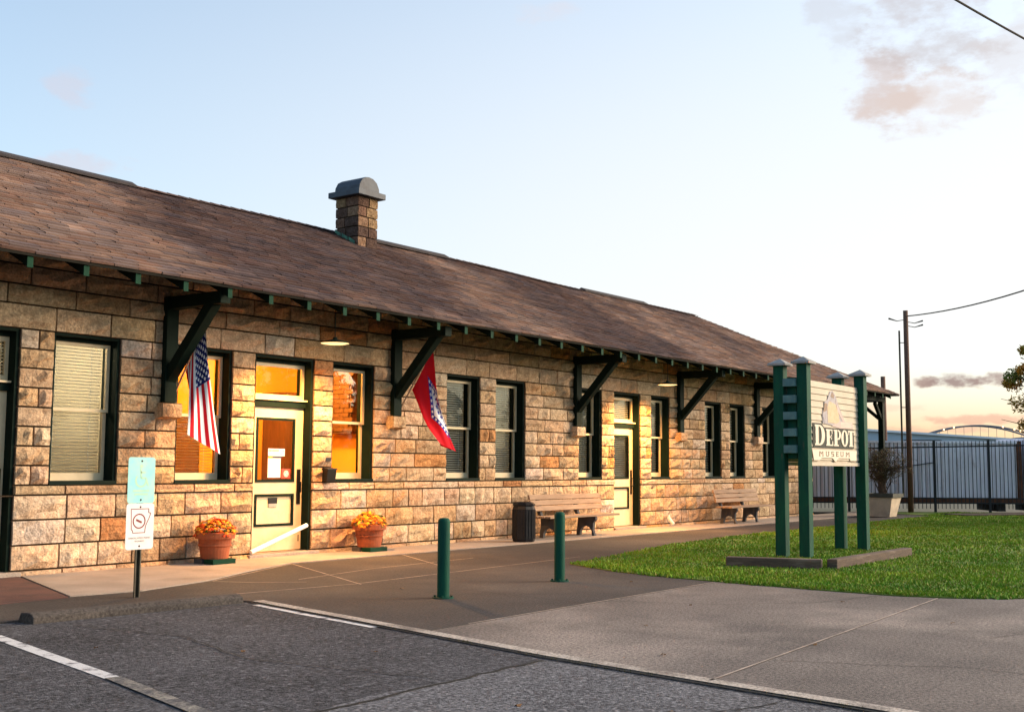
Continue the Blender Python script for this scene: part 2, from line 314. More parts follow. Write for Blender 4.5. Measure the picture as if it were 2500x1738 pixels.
# concrete: the door-side slab (old, dark) and the lighter drive slabs; joints 2 cm
LAWN = [(13.94, -4.21), (13.35, -5.35), (13.10, -6.40), (13.00, -7.20), (12.90, -8.20), (12.87, -9.20), (13.05, -9.80), (13.45, -10.35), (14.2, -10.85), (15.6, -11.3), (18.5, -11.9), (24, -12.7), (32, -13.6), (43, -14.5),
        (43.5, -9), (39.0, -2.8), (36.9, -0.2), (35.4, -3.0), (26.6, -3.0), (21.65, -3.0), (18.6, -3.3), (15.9, -3.85)]
apron = empty('concrete_apron'); apron['kind'] = 'structure'
def edge_x(y):
    for (xa, ya), (xb, yb) in zip(EDGE, EDGE[1:]):
        if yb <= y <= ya: return xa + (xb - xa) * (y - ya) / (yb - ya)
    return EDGE[-1][0]
slab = struct('concrete_slab', MB().sheet([(-30, -0.0), (-30, -3.72), (5.6, -3.72), (7.98, -3.96), (8.05, -4.22), (7.60, -6.35), (edge_x(-6.98) + 0.02, -6.98), (13.02, -6.98), (13.10, -6.40), (13.35, -5.35), (13.94, -4.21), (15.9, -3.85), (18.6, -3.3), (21.65, -3.0), (35.4, -3.0), (37.5, 0.0)], 0.0, 0.1), 'concrete_dark', apron)
struct('concrete_slab', MB().sheet([(edge_x(-7.0) + 0.02, -7.0), (7.15, -8.51), (6.945, -9.93), (12.98, -9.66), (12.87, -9.20), (12.90, -8.20), (13.02, -7.0)], 0.0, 0.1), 'concrete', apron)
struct('concrete_slab', MB().sheet([(6.942, -9.95), (6.78, -11.2), (6.42, -13.5), (5.62, -15.5), (3.02, -17.5), (3.02, -30), (60, -30), (60, -15), (43, -14.5), (32, -13.6), (24, -12.7), (18.5, -11.9), (15.6, -11.3), (14.2, -10.85), (13.45, -10.35), (13.05, -9.80), (12.99, -9.68)], 0.0, 0.1), 'concrete', apron)
struct('joint_line', strip([(8.13, -6.99), (12.98, -6.99)], 0.022, 0.004), 'joint', apron)
struct('joint_line', strip([(7.0, -9.94), (12.95, -9.67)], 0.022, 0.004), 'joint', apron)
for pts in ([(9.08, -2.27), (11.38, -1.17)], [(11.38, -1.17), (9.97, -3.89)], [(8.3, -3.55), (9.97, -3.80), (15.2, -3.55)], [(9.08, -2.27), (8.4, -1.55)], [(9.08, -2.30), (9.30, -2.75), (9.75, -3.20)], [(9.9, -2.9), (11.6, -2.55), (13.9, -2.45)], [(13.69, -1.17), (12.3, -3.3)]):
    struct('joint_line', strip(pts, 0.022, 0.004), 'joint', apron)
ck = [(10.2, -10.9), (11.3, -11.3), (12.2, -11.15), (13.4, -11.35), (14.8, -11.3)]
struct('crack', strip(ck, 0.008, 0.004), 'crack', apron)
for q, (pts, w_) in enumerate((([(10.4, -7.0), (10.9, -8.1), (11.7, -8.8), (12.9, -9.1)], .010), ([(8.0, -9.95), (8.6, -11.2), (8.4, -12.6)], .010), ([(9.6, -4.0), (10.3, -5.2), (10.1, -6.98)], .009), ([(15.5, -1.3), (16.1, -2.2), (16.0, -3.4)], .009))): crackline(pts, w_, .004, apron, q * 3.1)
for q, (pts, w_) in enumerate((([(5.9, -4.3), (6.1, -5.6), (5.7, -6.9), (6.0, -8.5)], .014), ([(6.1, -5.6), (7.0, -6.1), (7.4, -6.2)], .011), ([(4.9, -9.2), (5.6, -10.2), (6.7, -10.6)], .013), ([(3.2, -5.0), (3.9, -6.2), (4.4, -6.4)], .012))): crackline(pts, w_, -.003, lot, q * 5.3 + 1)
# sidewalk strip along the wall, a little proud
struct('sidewalk', MB().sheet([(7.95, 0.0), (7.08, -2.45), (7.9, -2.55), (9.06, -2.22), (10.2, -1.62), (11.4, -1.12), (13.7, -1.15), (17, -1.2), (35.0, -1.35), (37.2, 0.0)], 0.012, 0.03), 'sidewalk')
struct('red_paving', MB().sheet([(-6, -0.02), (7.90, -0.02), (7.03, -2.50), (-6, -2.9)], 0.010, 0.03), 'red_paving')
kb = MB().prism([(-0.13, -0.03), (0.12, -0.03), (0.12, 0.005), (0.08, 0.075), (-0.06, 0.080), (-0.12, 0.05)], lambda u, v, d: (5.74 + d * 2.2, -3.87 - d * 0.2 + u, v), 0, 1)
kerb = kb.build('wheel_kerb', 'concrete_dark', None, bevel=0.012); tag(kerb, 'low worn concrete kerb at the head of the parking bay, below the parking sign', 'kerb')
# weeds in the seam between asphalt and concrete
mb = MB()
for i in range(420):
    y = rnd(-13.2, -4.4); xx = edge_x(y) - 0.005 + random.gauss(0, 0.012)
    if noise.noise((y * 1.7, 2.2, 0)) < -0.05: continue
    h = rnd(0.004, 0.018); a = rnd(0, pi); w = 0.007
    mb.add([(xx - cos(a) * w, y - sin(a) * w, -0.03), (xx + cos(a) * w, y + sin(a) * w, -0.03), (xx + rnd(-.02, .02), y + rnd(-.02, .02), h)], [(0, 1, 2)])
tag(mb.build('seam_weeds', 'weed', fixn=False), 'thin dry weeds growing in the seam between asphalt and concrete', 'weeds', kind='stuff')
struct('pavement_seam', strip([(x - 0.02, y) for x, y in EDGE[:6]], 0.028, -0.003), 'crack')
struct('slab_edge', strip([(x + 0.075, y) for x, y in EDGE[:7]], 0.13, 0.004), 'slab_rim', apron)

# ------------------------------------------------------------------ lawn
def inside(p, poly):
    x, y = p; c = False; j = len(poly) - 1
    for i in range(len(poly)):
        xi, yi = poly[i]; xj, yj = poly[j]
        if (yi > y) != (yj > y) and x < (xj - xi) * (y - yi) / (yj - yi) + xi: c = not c
        j = i
    return c
struct('lawn_ground', MB().sheet(LAWN, 0.012, 0.05), 'turf')
mb = MB(); cnt = 0
while cnt < 150000:
    t = random.random() ** 1.6; x = 12.8 + t * 26; y = rnd(-13.6, -2.6)
    if x > 20 and y < -4.0 - (x - 13) * 0.42 and random.random() < 0.5: continue
    jx = .10 * noise.noise((x * 2.3, y * 2.3, 9)) + .05 * noise.noise((x * 9, y * 9, 2))
    if not inside((x + jx, y + jx), LAWN): continue
    if noise.noise((x * 1.1, y * 1.1, 7)) > .42 and random.random() < .55: continue
    cnt += 1
    n_ = noise.noise((x * 0.7, y * 0.7, 0)) + 0.5 * noise.noise((x * 2.5, y * 2.5, 4)); k = 0.5 + 0.75 * n_
    h = rnd(0.012, 0.042) * max(.4, 0.7 + 0.6 * k); a = rnd(0, 2 * pi); w = 0.008 + 0.0005 * x
    col = (0.100 + 0.105 * k + rnd(-.03, .05), 0.225 + 0.10 * k + rnd(-.05, .05), 0.014 + rnd(0, .014))
    if random.random() < 0.09: col = (0.34, 0.27, 0.08)
    mb.add([(x - cos(a) * w, y - sin(a) * w, 0.0), (x + cos(a) * w, y + sin(a) * w, 0.0), (x + rnd(-.03, .03), y + rnd(-.03, .03), 0.012 + h)], [(0, 1, 2)], col)
tag(mb.build('lawn_grass', 'grass', fixn=False), 'short green lawn grass round the wooden sign', 'grass', kind='stuff')
struct('mulch_bed', MB().sheet([(36.2, -2.95), (39.2, -4.6), (42.5, -9.6), (41.2, -10.2), (38.0, -5.6), (35.6, -3.9)], 0.05, 0.05), 'mulch')

# ================================================================== DEPOT BUILDING
B = empty('depot_building')
tag(B, 'long single-storey sandstone railway depot with brown shingle hip roof and dark green trim', 'building')
X0, X1 = -4.0, 33.38
WIN = [(8.28, .98), (10.20, .98), (13.26, .97), (16.16, .98), (17.64, .97), (20.56, .92), (23.66, .90), (26.41, .91), (27.83, .90), (29.87, .92)]
DOOR = [(6.58, 1.23), (11.62, 1.22), (22.0, 1.16)]
ZW0, ZW1, ZT, ZS = 1.125, 3.085, 1.0, 0.0
ops = sorted([(a, a + w, 'w') for a, w in WIN] + [(a, a + w, 'd') for a, w in DOOR])
YD = 7.0
# wall core (recessed mortar): below sill, piers, above
core = MB()
def spans(kind):
    s = []; c = X0
    for a, b, k in ops:
        if k in kind: s.append((c, a)); c = b
    s.append((c, X1)); return s
for a, b in spans('d'): core.box((a, 0.022, -0.1), (b, 0.40, ZW0 - 0.004))
for a, b in spans('dw'): core.box((a, 0.022, ZW0 - 0.004), (b, 0.40, ZW1))
core.box((X0, 0.022, ZW1), (X1, 0.40, 4.44))
core.box((X1 - 0.40, 0.40, -0.1), (X1 - 0.022, YD, 4.44)); core.box((X0, YD - 0.4, -0.1), (X1 - 0.4, YD, 4.44)); core.box((X0, 0.4, -0.1), (X0 + 0.4, YD - 0.4, 4.44))
wall = core.build('wall', 'mortar', B)
PAL = [(0.53, 0.375, 0.245), (0.51, 0.35, 0.22), (0.56, 0.40, 0.27), (0.49, 0.335, 0.215), (0.56, 0.41, 0.29), (0.52, 0.35, 0.205), (0.51, 0.375, 0.26), (0.58, 0.44, 0.325)]
def stone_col(z):
    c = random.choice(PAL)
    r = random.random()
    if r < 0.035: c = (0.58, 0.48, 0.40)
    elif r < 0.07: c = (0.48, 0.24, 0.11)
    elif r < 0.12: c = (0.42, 0.29, 0.19)
    k = rnd(0.90, 1.10); c = (c[0] * 1.02, c[1] * .985, c[2] * .92); return tuple(max(0, x * k * rnd(0.97, 1.03)) for x in c)
def stone_mesh(mb, x0, z0, x1, z1, ox=0.0, oz=0.0, yf=0.0, bulge=0.05, nx=None, axis='y', col=None):
    """rock-faced block: pitched margin all round, rough bulging face"""
    w = x1 - x0; h = z1 - z0; nx = nx or (5 if w > 0.45 else 4); nz = 4; col = col or stone_col(z0); g = 0.012
    vs = []; sd = rnd(0, 99)
    for j in range(nz):
        for i in range(nx):
            u = i / (nx - 1); v = j / (nz - 1); e = (i in (0, nx - 1)) or (j in (0, nz - 1))
            jx = 0 if i in (0, nx - 1) else rnd(-.03, .03) * w; jz = 0 if j in (0, nz - 1) else rnd(-.06, .06) * h
            y = yf - (0.004 if e else bulge * (0.45 + 0.55 * noise.noise((x0 * 3 + u * 4, z0 * 3 + v * 3, sd)) + rnd(-.45, .5)))
            if e and not ((i in (0, nx - 1)) and (j in (0, nz - 1))): y -= rnd(-.004, .012)
            px = x0 + g + u * (w - 2 * g) + jx; pz = z0 + g + v * (h - 2 * g) + jz
            vs.append((px - ox, y, pz - oz) if axis == 'y' else (y, px - ox, pz - oz))
    fs = [(j * nx + i, j * nx + i + 1, (j + 1) * nx + i + 1, (j + 1) * nx + i) for j in range(nz - 1) for i in range(nx - 1)]
    ring = [i for i in range(nx)] + [j * nx + nx - 1 for j in range(1, nz)] + [(nz - 1) * nx + i for i in range(nx - 2, -1, -1)] + [j * nx for j in range(nz - 2, 0, -1)]
    n0 = len(vs)
    for r in ring:
        p = vs[r]; vs.append((p[0], yf + 0.05, p[2]) if axis == 'y' else (yf + 0.05, p[1], p[2]))
    k = len(ring)
    fs += [(ring[i], n0 + i, n0 + (i + 1) % k, ring[(i + 1) % k]) for i in range(k)]
    cs = col; mb.add(vs, fs, cs)
stones = []
def course(z0, z1, a, b, lo, hi, whole=0.68):
    if b - a < 0.12: return
    if b - a < whole:
        if b - a > 0.42 and random.random() < 0.35:
            m = a + (b - a) * rnd(0.35, 0.65); stones.append((a, z0, m, z1)); stones.append((m, z0, b, z1))
        else: stones.append((a, z0, b, z1))
        return
    x = a
    while x < b - 0.01:
        w = rnd(lo, hi); e = x + w
        if b - e < lo * 0.7: e = b
        stones.append((x, z0, min(e, b), z1)); x = e
for i in range(3):
    z0 = 0.07 + i * 0.31
    for a, b in spans('d'): course(z0, z0 + 0.31, a, b, 0.34, 0.74)
for a, b in spans('d'): course(-0.10, 0.07, a, b, 0.5, 1.0)
for a, b in spans('d'): course(ZT, ZW0, a, b, 0.45, 1.1)
hc = (ZW1 - ZW0) / 8
for i in range(8):
    for a, b in spans('dw'): course(ZW0 + i * hc, ZW0 + (i + 1) * hc, a, b, 0.40, 0.78)
z = ZW1
for h in (0.31, 0.25, 0.25, 0.26, 0.28): course(z, z + h, X0, X1, 0.55, 1.15); z += h
vis = [s for s in stones if s[2] > 7.4 and s[1] < 3.9]; vis.sort(key=lambda s: -(s[2] - s[0]) * (s[3] - s[1]) * (1.0 / ((s[0] * s[0] + 182) ** 1.5)))
one = set(vis[:300]); rest = MB()
for s in stones:
    yf = -0.022 if abs(s[1] - ZT) < 0.01 else (0.0 if s[1] > 0 else -0.03)
    bl = 0.022 if abs(s[1] - ZT) < 0.01 else 0.078
    if s in one:
        m1 = MB(); stone_mesh(m1, s[0], s[1], s[2], s[3], ox=s[0], oz=s[1], yf=yf, bulge=bl); m1.build('stone', 'stone', wall, loc=(s[0], 0, s[1]), fixn=False)
    else: stone_mesh(rest, s[0], s[1], s[2], s[3], yf=yf, bulge=bl, nx=4)
for j in range(15):      # end wall
    y = 0.0
    while y < YD - 0.05:
        e = min(YD, y + rnd(0.45, 0.8)); stone_mesh(rest, y, j * 0.29, e, (j + 1) * 0.29, yf=-X1, axis='x', nx=4); y = e
nb = len(rest.v)
rest.v = [((-p[0]) if p[0] < -X1 + 0.3 and p[0] < -20 else p[0], p[1], p[2]) for p in rest.v]
tag(rest.build('stonework', 'stone', wall), kind='stuff')
# dark strip standing in for the shadow line under the sill course
MB().box((X0, 0.0, ZT - 0.016), (11.62, 0.022, ZT)).box((12.84, 0.0, ZT - 0.016), (22.0, 0.022, ZT)).box((23.16, 0.0, ZT - 0.016), (X1 - .03, 0.022, ZT)).build('sill_shadow_strip', 'mortar', wall)

# ---- windows
RY = 0.19          # sash plane behind the wall face
def window_proto(w, blind_z=None, tilt=.010):
    h = ZW1 - ZW0
    fr = MB(); t = 0.035
    fr.box((0, 0.03, 0.05), (t, 0.36, h - t)); fr.box((w - t, 0.03, 0.05), (w, 0.36, h - t)); fr.box((0, 0.03, h - t), (w, 0.36, h)); fr.box((0, -0.015, 0), (w, 0.36, 0.05))
    fr.box((t, RY - 0.03, h - t - 0.05), (w - t, RY + 0.09, h - t))
    f = fr.build('window', 'dark_green', None)
    zb = 0.05; zt = h - t - 0.05; zm = zb + (zt - zb) * 0.51
    def sash(nm, z0, z1, y, bot, top):
        m = MB(); s = 0.048
        m.box((t, y, z0), (t + s, y + 0.04, z1)); m.box((w - t - s, y, z0), (w - t, y + 0.04, z1))
        m.box((t + s, y, z0), (w - t - s, y + 0.04, z0 + bot)); m.box((t + s, y, z1 - top), (w - t - s, y + 0.04, z1)); o = m.build(nm, 'cream', f)
        p = MB().add([(t + s, y + 0.02, z0 + bot), (w - t - s, y + 0.02, z0 + bot), (w - t - s, y + 0.02, z1 - top), (t + s, y + 0.02, z1 - top)], [(0, 1, 2, 3)]); p.build('pane', 'glass', f)
    sash('upper_sash', zm - 0.02, zt, RY, 0.04, 0.045); sash('lower_sash', zb, zm + 0.02, RY + 0.045, 0.10, 0.04)
    b = MB(); z = zb + 0.12
    while z < zt - 0.02:
        if blind_z is None or blind_z[0] < z < blind_z[1]:
            b.add([(t + .03, RY + 0.15, z + tilt), (w - t - .03, RY + 0.15, z + tilt), (w - t - .03, RY + 0.172, z - tilt), (t + .03, RY + 0.172, z - tilt)], [(0, 1, 2, 3)])
        z += 0.043
    for xx in (0.22, w - 0.22): b.box((xx, RY + 0.147, zb + 0.1), (xx + 0.006, RY + 0.15, zt))
    if blind_z is None or blind_z[1] > 0: tag(b.build('blind', 'blind', f, fixn=False), kind='stuff')
    return f
P = {w: window_proto(w) for w in (0.98, 0.90)}
P['low'] = window_proto(0.98, (0, 1.02), .004); P['open'] = window_proto(0.98, None, .006); P['bare'] = window_proto(0.97, (9, -9))
for i, (xx, w) in enumerate(WIN):
    key = {0: 'open', 1: 'low', 2: 'bare'}.get(i, 0.98 if w > 0.95 else 0.90)
    o = copy_tree(P[key]); o.parent = B; o.location = (xx, 0, ZW0)
    pw = {'low': .98, 'bare': .97, 'open': .98}.get(key, key); o.scale = (w / pw, 1, 1)
for p in P.values():
    for c in list(p.children): bpy.data.objects.remove(c)
    bpy.data.objects.remove(p)
# ---- doors
def door(x, w, kind):
    h = ZW1; t = 0.04
    fr = MB(); fr.box((0, 0.03, 0.06), (t, 0.36, h - t)); fr.box((w - t, 0.03, 0.06), (w, 0.36, h - t)); fr.box((0, 0.03, h - t), (w, 0.36, h))
    fr.box((t, RY - 0.05, 2.30), (w - t, RY + 0.10, 2.40)); fr.box((t, RY - 0.03, h - t - 0.06), (w - t, RY + 0.08, h - t))
    d = fr.build('door', 'dark_green', B); d.location = (x, 0, 0)
    MB().box((t, RY - 0.09, 2.40), (w - t, RY + 0.02, 2.425)).build('transom_bar', 'cream', d)
    m = MB(); a, b, z0, z1 = t, w - t, 2.425, h - t - 0.06
    m.box((a, RY, z0), (a + .05, RY + .04, z1)); m.box((b - .05, RY, z0), (b, RY + .04, z1)); m.box((a + .05, RY, z0), (b - .05, RY + .04, z0 + .07)); m.box((a + .05, RY, z1 - .06), (b - .05, RY + .04, z1)); m.build('transom_sash', 'cream', d)
    MB().add([(a + .05, RY + .02, z0 + .07), (b - .05, RY + .02, z0 + .07), (b - .05, RY + .02, z1 - .06), (a + .05, RY + .02, z1 - .06)], [(0, 1, 2, 3)]).build('transom_pane', 'glass', d)
    # leaf: stiles, rails, glazed upper panel, framed lower panel
    y = RY; gx0, gx1 = 0.22, w - 0.22; gz0, gz1 = 1.14, 2.12; pz0, pz1 = 0.46, 0.94
    lf = MB()
    lf.box((t, y, 0.075), (gx0, y + .05, 2.30)); lf.box((gx1, y, 0.075), (w - t, y + .05, 2.30))
    for q0, q1 in ((0.075, pz0), (pz1, gz0), (gz1, 2.30)): lf.box((gx0, y, q0), (gx1, y + .05, q1))
    lf.box((gx0, y + .018, pz0), (gx1, y + .045, pz1)); lf.build('leaf', 'cream', d)
    mo = MB(); s = 0.03
    for q0, q1 in ((gz0, gz1), (pz0, pz1)):
        mo.box((gx0 - s * .3, y - .012, q0 - s * .3), (gx0 + s, y + .017, q1 + s * .3)); mo.box((gx1 - s, y - .012, q0 - s * .3), (gx1 + s * .3, y + .017, q1 + s * .3))
        mo.box((gx0 + s, y - .012, q0 - s * .3), (gx1 - s, y + .017, q0 + s)); mo.box((gx0 + s, y - .012, q1 - s), (gx1 - s, y + .017, q1 + s * .3))
    mo.build('moulding', 'dark_green', d)
    MB().add([(gx0, y + .03, gz0), (gx1, y + .03, gz0), (gx1, y + .03, gz1), (gx0, y + .03, gz1)], [(0, 1, 2, 3)]).build('pane', 'glass', d)
    hb = MB(); hb.box((w - 0.155, y - .008, 0.78), (w - 0.075, y, 1.33)); hb.build('push_plate', 'black_metal', d)
    hh = MB(); hh.tube([(w - .115, y - .01, .95), (w - .115, y - .06, .97), (w - .115, y - .06, 1.13), (w - .115, y - .01, 1.15)], 0.010, 8); hh.build('handle', 'black_metal', d)
    if kind == 'main':
        MB().box((0.50, y + .005, 0.80), (0.68, y + .018, 0.89)).build('letter_slot', 'black_metal', d); MB().box((0.505, y + .006, 0.745), (0.675, y + .018, 0.80)).build('slot_plate', 'cap_grey', d)
        nt_ = MB().box((0.48, y + .018, 1.20), (0.74, y + .022, 1.50)); nt_.build('paper_notice', 'white_plate', d)
        MB().box((0.48, y + .018, 1.505), (0.57, y + .022, 1.525)).build('sticker', 'orange_print', d); MB().box((0.57, y + .0178, 1.505), (0.76, y + .0218, 1.527)).build('sticker', 'navy_print', d)
        o = MB().box((0.48, y + .018, 1.535), (0.82, y + .022, 1.65)).build('hours_notice', 'white_plate', d)
        pr = MB()
        for i, (u0, u1, v0, v1) in enumerate([(.49, .55, 1.60, 1.638), (.56, .70, 1.60, 1.638), (.49, .70, 1.566, 1.572), (.715, .76, 1.628, 1.634), (.775, .80, 1.60, 1.628), (.715, .78, 1.565, 1.572)]):
            pr.box((u0, y + .0165, v0), (u1, y + .018, v1))
        pr.build('print', 'pale_print', d)
        MB().box((0.765, y + .018, 1.19), (0.945, y + .022, 1.335)).build('no_smoking_sticker', 'red_print', d)
        rg = MB(); c = (0.86, y + .016, 1.26)
        for r0, r1, m_ in ((0.0, 0.050, 0),):
            rg.prism([(r1 * cos(k * pi / 12), r1 * sin(k * pi / 12)) for k in range(24)], lambda u, v, q: (c[0] + u, q, c[2] + v), y + .0165, y + .018)
        rg.build('white_disc', 'white_plate', d)
        r2 = MB()
        for k in range(24):
            a0, a1 = k * pi / 12, (k + 1) * pi / 12; f_ = lambda r, a: (c[0] + r * cos(a), y + .0155, c[2] + r * sin(a))
            r2.add([f_(.032, a0), f_(.032, a1), f_(.040, a1), f_(.040, a0)], [(0, 1, 2, 3)])
        r2.beam((c[0] - .024, y + .0155, c[2] + .024), (c[0] + .024, y + .0155, c[2] - .024), .001, .008, up=(.7, 0, .7)); r2.build('prohibition_ring', 'red_print', d)
        MB().box((w - .10, y - .004, .20), (w - .085, y, .30)).build('kick_mark', 'black_metal', d)
    else:
        bl = MB(); z = gz0 + .03
        while z < gz1: bl.add([(gx0 - .02, y + .10, z + .010), (gx1 + .02, y + .10, z + .010), (gx1 + .02, y + .122, z - .010), (gx0 - .02, y + .122, z - .010)], [(0, 1, 2, 3)]); z += .043
        z = z0 + .08
        while z < z1: bl.add([(a, y + .10, z + .010), (b, y + .10, z + .010), (b, y + .122, z - .010), (a, y + .122, z - .010)], [(0, 1, 2, 3)]); z += .043
        tag(bl.build('blind', 'blind', d, fixn=False), kind='stuff')
    MB().box((-0.10, -0.10, 0.0), (w + 0.10, 0.36, 0.06)).build('threshold', 'sidewalk', d, bevel=.01)
    return d
door(*DOOR[0], 'plain'); door(*DOOR[1], 'main'); door(*DOOR[2], 'plain')
# ---- interior: floor, ceiling, partitions, so that the panes look into rooms
rm = MB(); rm.box((X0 + .41, .41, -.02), (X1 - .41, 6.5, .05)); rm.build('interior_floor', 'interior_wood', B)
rm = MB(); rm.box((X0 + .41, .41, 3.30), (X1 - .41, 6.5, 3.36)); rm.build('interior_ceiling', 'room_cream', B)
for px_, m_ in ((9.72, 'room_cream'), (15.4, 'room_cream'), (21.7, 'room_cream'), (25.6, 'room_cream')): MB().box((px_, .41, .05), (px_ + .12, 6.4, 3.30)).build('partition', m_, B)
MB().box((9.84, 3.40, .05), (12.3, 3.50, 3.30)).build('partition', 'room_yellow', B); MB().box((12.3, 3.40, 2.3), (13.3, 3.50, 3.30)).build('partition', 'room_yellow', B); MB().box((13.3, 3.40, .05), (15.4, 3.50, 3.30)).build('partition', 'room_yellow', B)
MB().box((9.84, .42, .05), (9.87, 3.4, 3.30)).build('wall_panel', 'room_yellow', B); MB().box((15.37, .42, .05), (15.40, 3.4, 3.30)).build('wall_panel', 'room_yellow', B)
for a_, b_ in ((X0 + .41, 9.72), (15.52, 21.7), (21.82, 25.6), (25.72, X1 - .41)): MB().box((a_, 4.2, .05), (b_, 4.3, 3.30)).build('partition', 'room_dark', B)
ic = MB(); ic.box((14.75, 2.75, .05), (15.3, 3.38, 2.7)); ic.box((14.72, 2.72, 2.7), (15.34, 3.39, 2.76)); ic.build('interior_cabinet', 'interior_wood', B)
fb = MB()
for k in range(15):
    for q in range(3): fb.box((15.02, 1.28 + q * .235 + (.1 if k % 2 else 0), 2.02 + k * .085), (15.36, 1.28 + q * .235 + (.1 if k % 2 else 0) + .225, 2.02 + k * .085 + .075))
fb.box((15.05, 1.35, 1.98), (15.36, 2.05, 3.30)); fb.build('chimney_breast', 'interior_wood', B)
MB().box((15.33, 1.0, 1.05), (15.365, 1.42, 1.75)).build('picture_frame', 'interior_wood', B); MB().box((15.32, 1.06, 1.11), (15.329, 1.36, 1.69)).build('picture', 'lamp_white', B)
MB().box((13.9, 1.0, .05), (15.2, 1.7, .80)).build('interior_table', 'interior_wood', B)
MB().box((12.35, 3.36, .05), (13.25, 3.40, 2.28)).build('interior_door', 'interior_wood', B)
for (lx, ly, e, c), lb_ in zip(((11.2, 1.6, 105, (1, .44, .08)), (13.9, 1.6, 105, (1, .44, .08)), (8.2, 1.6, 55, (1, .82, .55)), (18.5, 2.2, 22, (1, .85, .6)), (28.2, 2.2, 22, (1, .85, .6)), (23.6, 2.2, 16, (1, .85, .6))), ('glowing ceiling light in the yellow room left of the entrance door', 'glowing ceiling light in the yellow room right of the entrance door', 'ceiling light behind the leftmost window', 'dim ceiling light behind the pair of windows right of the state flag', 'dim ceiling light behind the far pair of windows', 'dim ceiling light behind the window right of the narrow door')):
    lm = empty('ceiling_light', (lx, ly, 3.30)); tag(lm, lb_, 'ceiling light', 'ceiling lights inside the depot')
    MB().lathe([(0.0, 0.0), (.16, 0.0), (.16, -.03), (0.0, -.03)], n=16).build('plate', 'lamp_white', lm); MB().lathe([(.13, -.03), (.12, -.08), (.07, -.12), (0.0, -.13)], n=16).build('shade', 'ceil_bulb', lm, smooth=True)
    pl = bpy.data.lights.new('room_light', 'POINT'); pl.energy = e; pl.color = c; pl.shadow_soft_size = .15; po = bpy.data.objects.new('room_light', pl); COL.objects.link(po); po.parent = lm; po.location = (0, 0, -.3)
# ---- brackets
for i, bx in enumerate((4.9, 10.0, 14.70, 20.40, 24.98, 29.38)):
    br = MB().box((-.10, -.125, 2.25), (.10, -.03, 3.74)).build('bracket', 'dark_green', B, loc=(bx, 0, 0), bevel=.008)
    MB().box((-.085, -1.24, 3.56), (.085, -.125, 3.73)).build('arm', 'dark_green', br, bevel=.008)
    MB().beam((0, -.06, 2.58), (0, -1.01, 3.60), .15, .15, up=(0, 1, 0)).build('brace', 'dark_green', br, bevel=.008)
    cb = MB(); c_ = stone_col(2); stone_mesh(cb, -.17, 2.04, .17, 2.25, yf=-.17, bulge=.03, col=c_); cb.add([(-.165, -.165, 2.05), (.165, -.165, 2.05), (.165, 0, 2.01), (-.165, 0, 2.01), (-.165, -.165, 2.245), (.165, -.165, 2.245), (.165, 0, 2.245), (-.165, 0, 2.245)], [(0, 3, 2, 1), (4, 5, 6, 7), (1, 2, 6, 5), (3, 0, 4, 7)], c_)
    cb.build('corbel', 'stone', br)
# ---- roof
EY, EZ, SL = -1.38, 3.785, 0.482; RYC = 3.5; XE = 37.40; XL = -8.0
HW = RYC - EY; RZ = EZ + SL * HW
def roof_pt(x, s, side, lift=0.0):      # s: horizontal distance up from eave
    if side == 'f': p = Vector((x, EY + s, EZ + SL * s)); n = Vector((0, -SL, 1)).normalized()
    elif side == 'b': p = Vector((x, 2 * RYC - EY - s, EZ + SL * s)); n = Vector((0, SL, 1)).normalized()
    elif side == 'r': p = Vector((XE - s, x, EZ + SL * s)); n = Vector((SL, 0, 1)).normalized()
    else: p = Vector((XL + s, x, EZ + SL * s)); n = Vector((-SL, 0, 1)).normalized()
    if side in 'fb': lift += .075 * (s / HW) * (.5 + .8 * noise.noise((x * .22, 3.3, 0))) + .02 * (.5 + noise.noise((x * .9, s * .8, 1)))
    return p + n * max(lift, .003)
dk = MB(); yb = 2 * RYC - EY
A = [(XL, EY, EZ), (XE, EY, EZ), (XE, yb, EZ), (XL, yb, EZ), (XL + HW, RYC, RZ), (XE - HW, RYC, RZ)]
dk.add(A, [(0, 1, 5, 4), (1, 2, 5), (2, 3, 4, 5), (3, 0, 4)]); dk.add([(a, b, c - .035) for a, b, c in A], [(0, 1, 5, 4), (1, 2, 5), (2, 3, 4, 5), (3, 0, 4)])
for i in range(4): a = A[i]; b = A[(i + 1) % 4]; dk.add([a, b, (b[0], b[1], b[2] - .035), (a[0], a[1], a[2] - .035)], [(0, 1, 2, 3)])
roof = dk.build('roof', 'deck_wood', B, fixn=False)
sh = MB(); EXP = 0.128       # horizontal exposure per course
SHP = [(0.225, 0.140, 0.104), (0.190, 0.130, 0.108), (0.250, 0.158, 0.116), (0.155, 0.112, 0.100), (0.215, 0.150, 0.124), (0.200, 0.116, 0.084)]
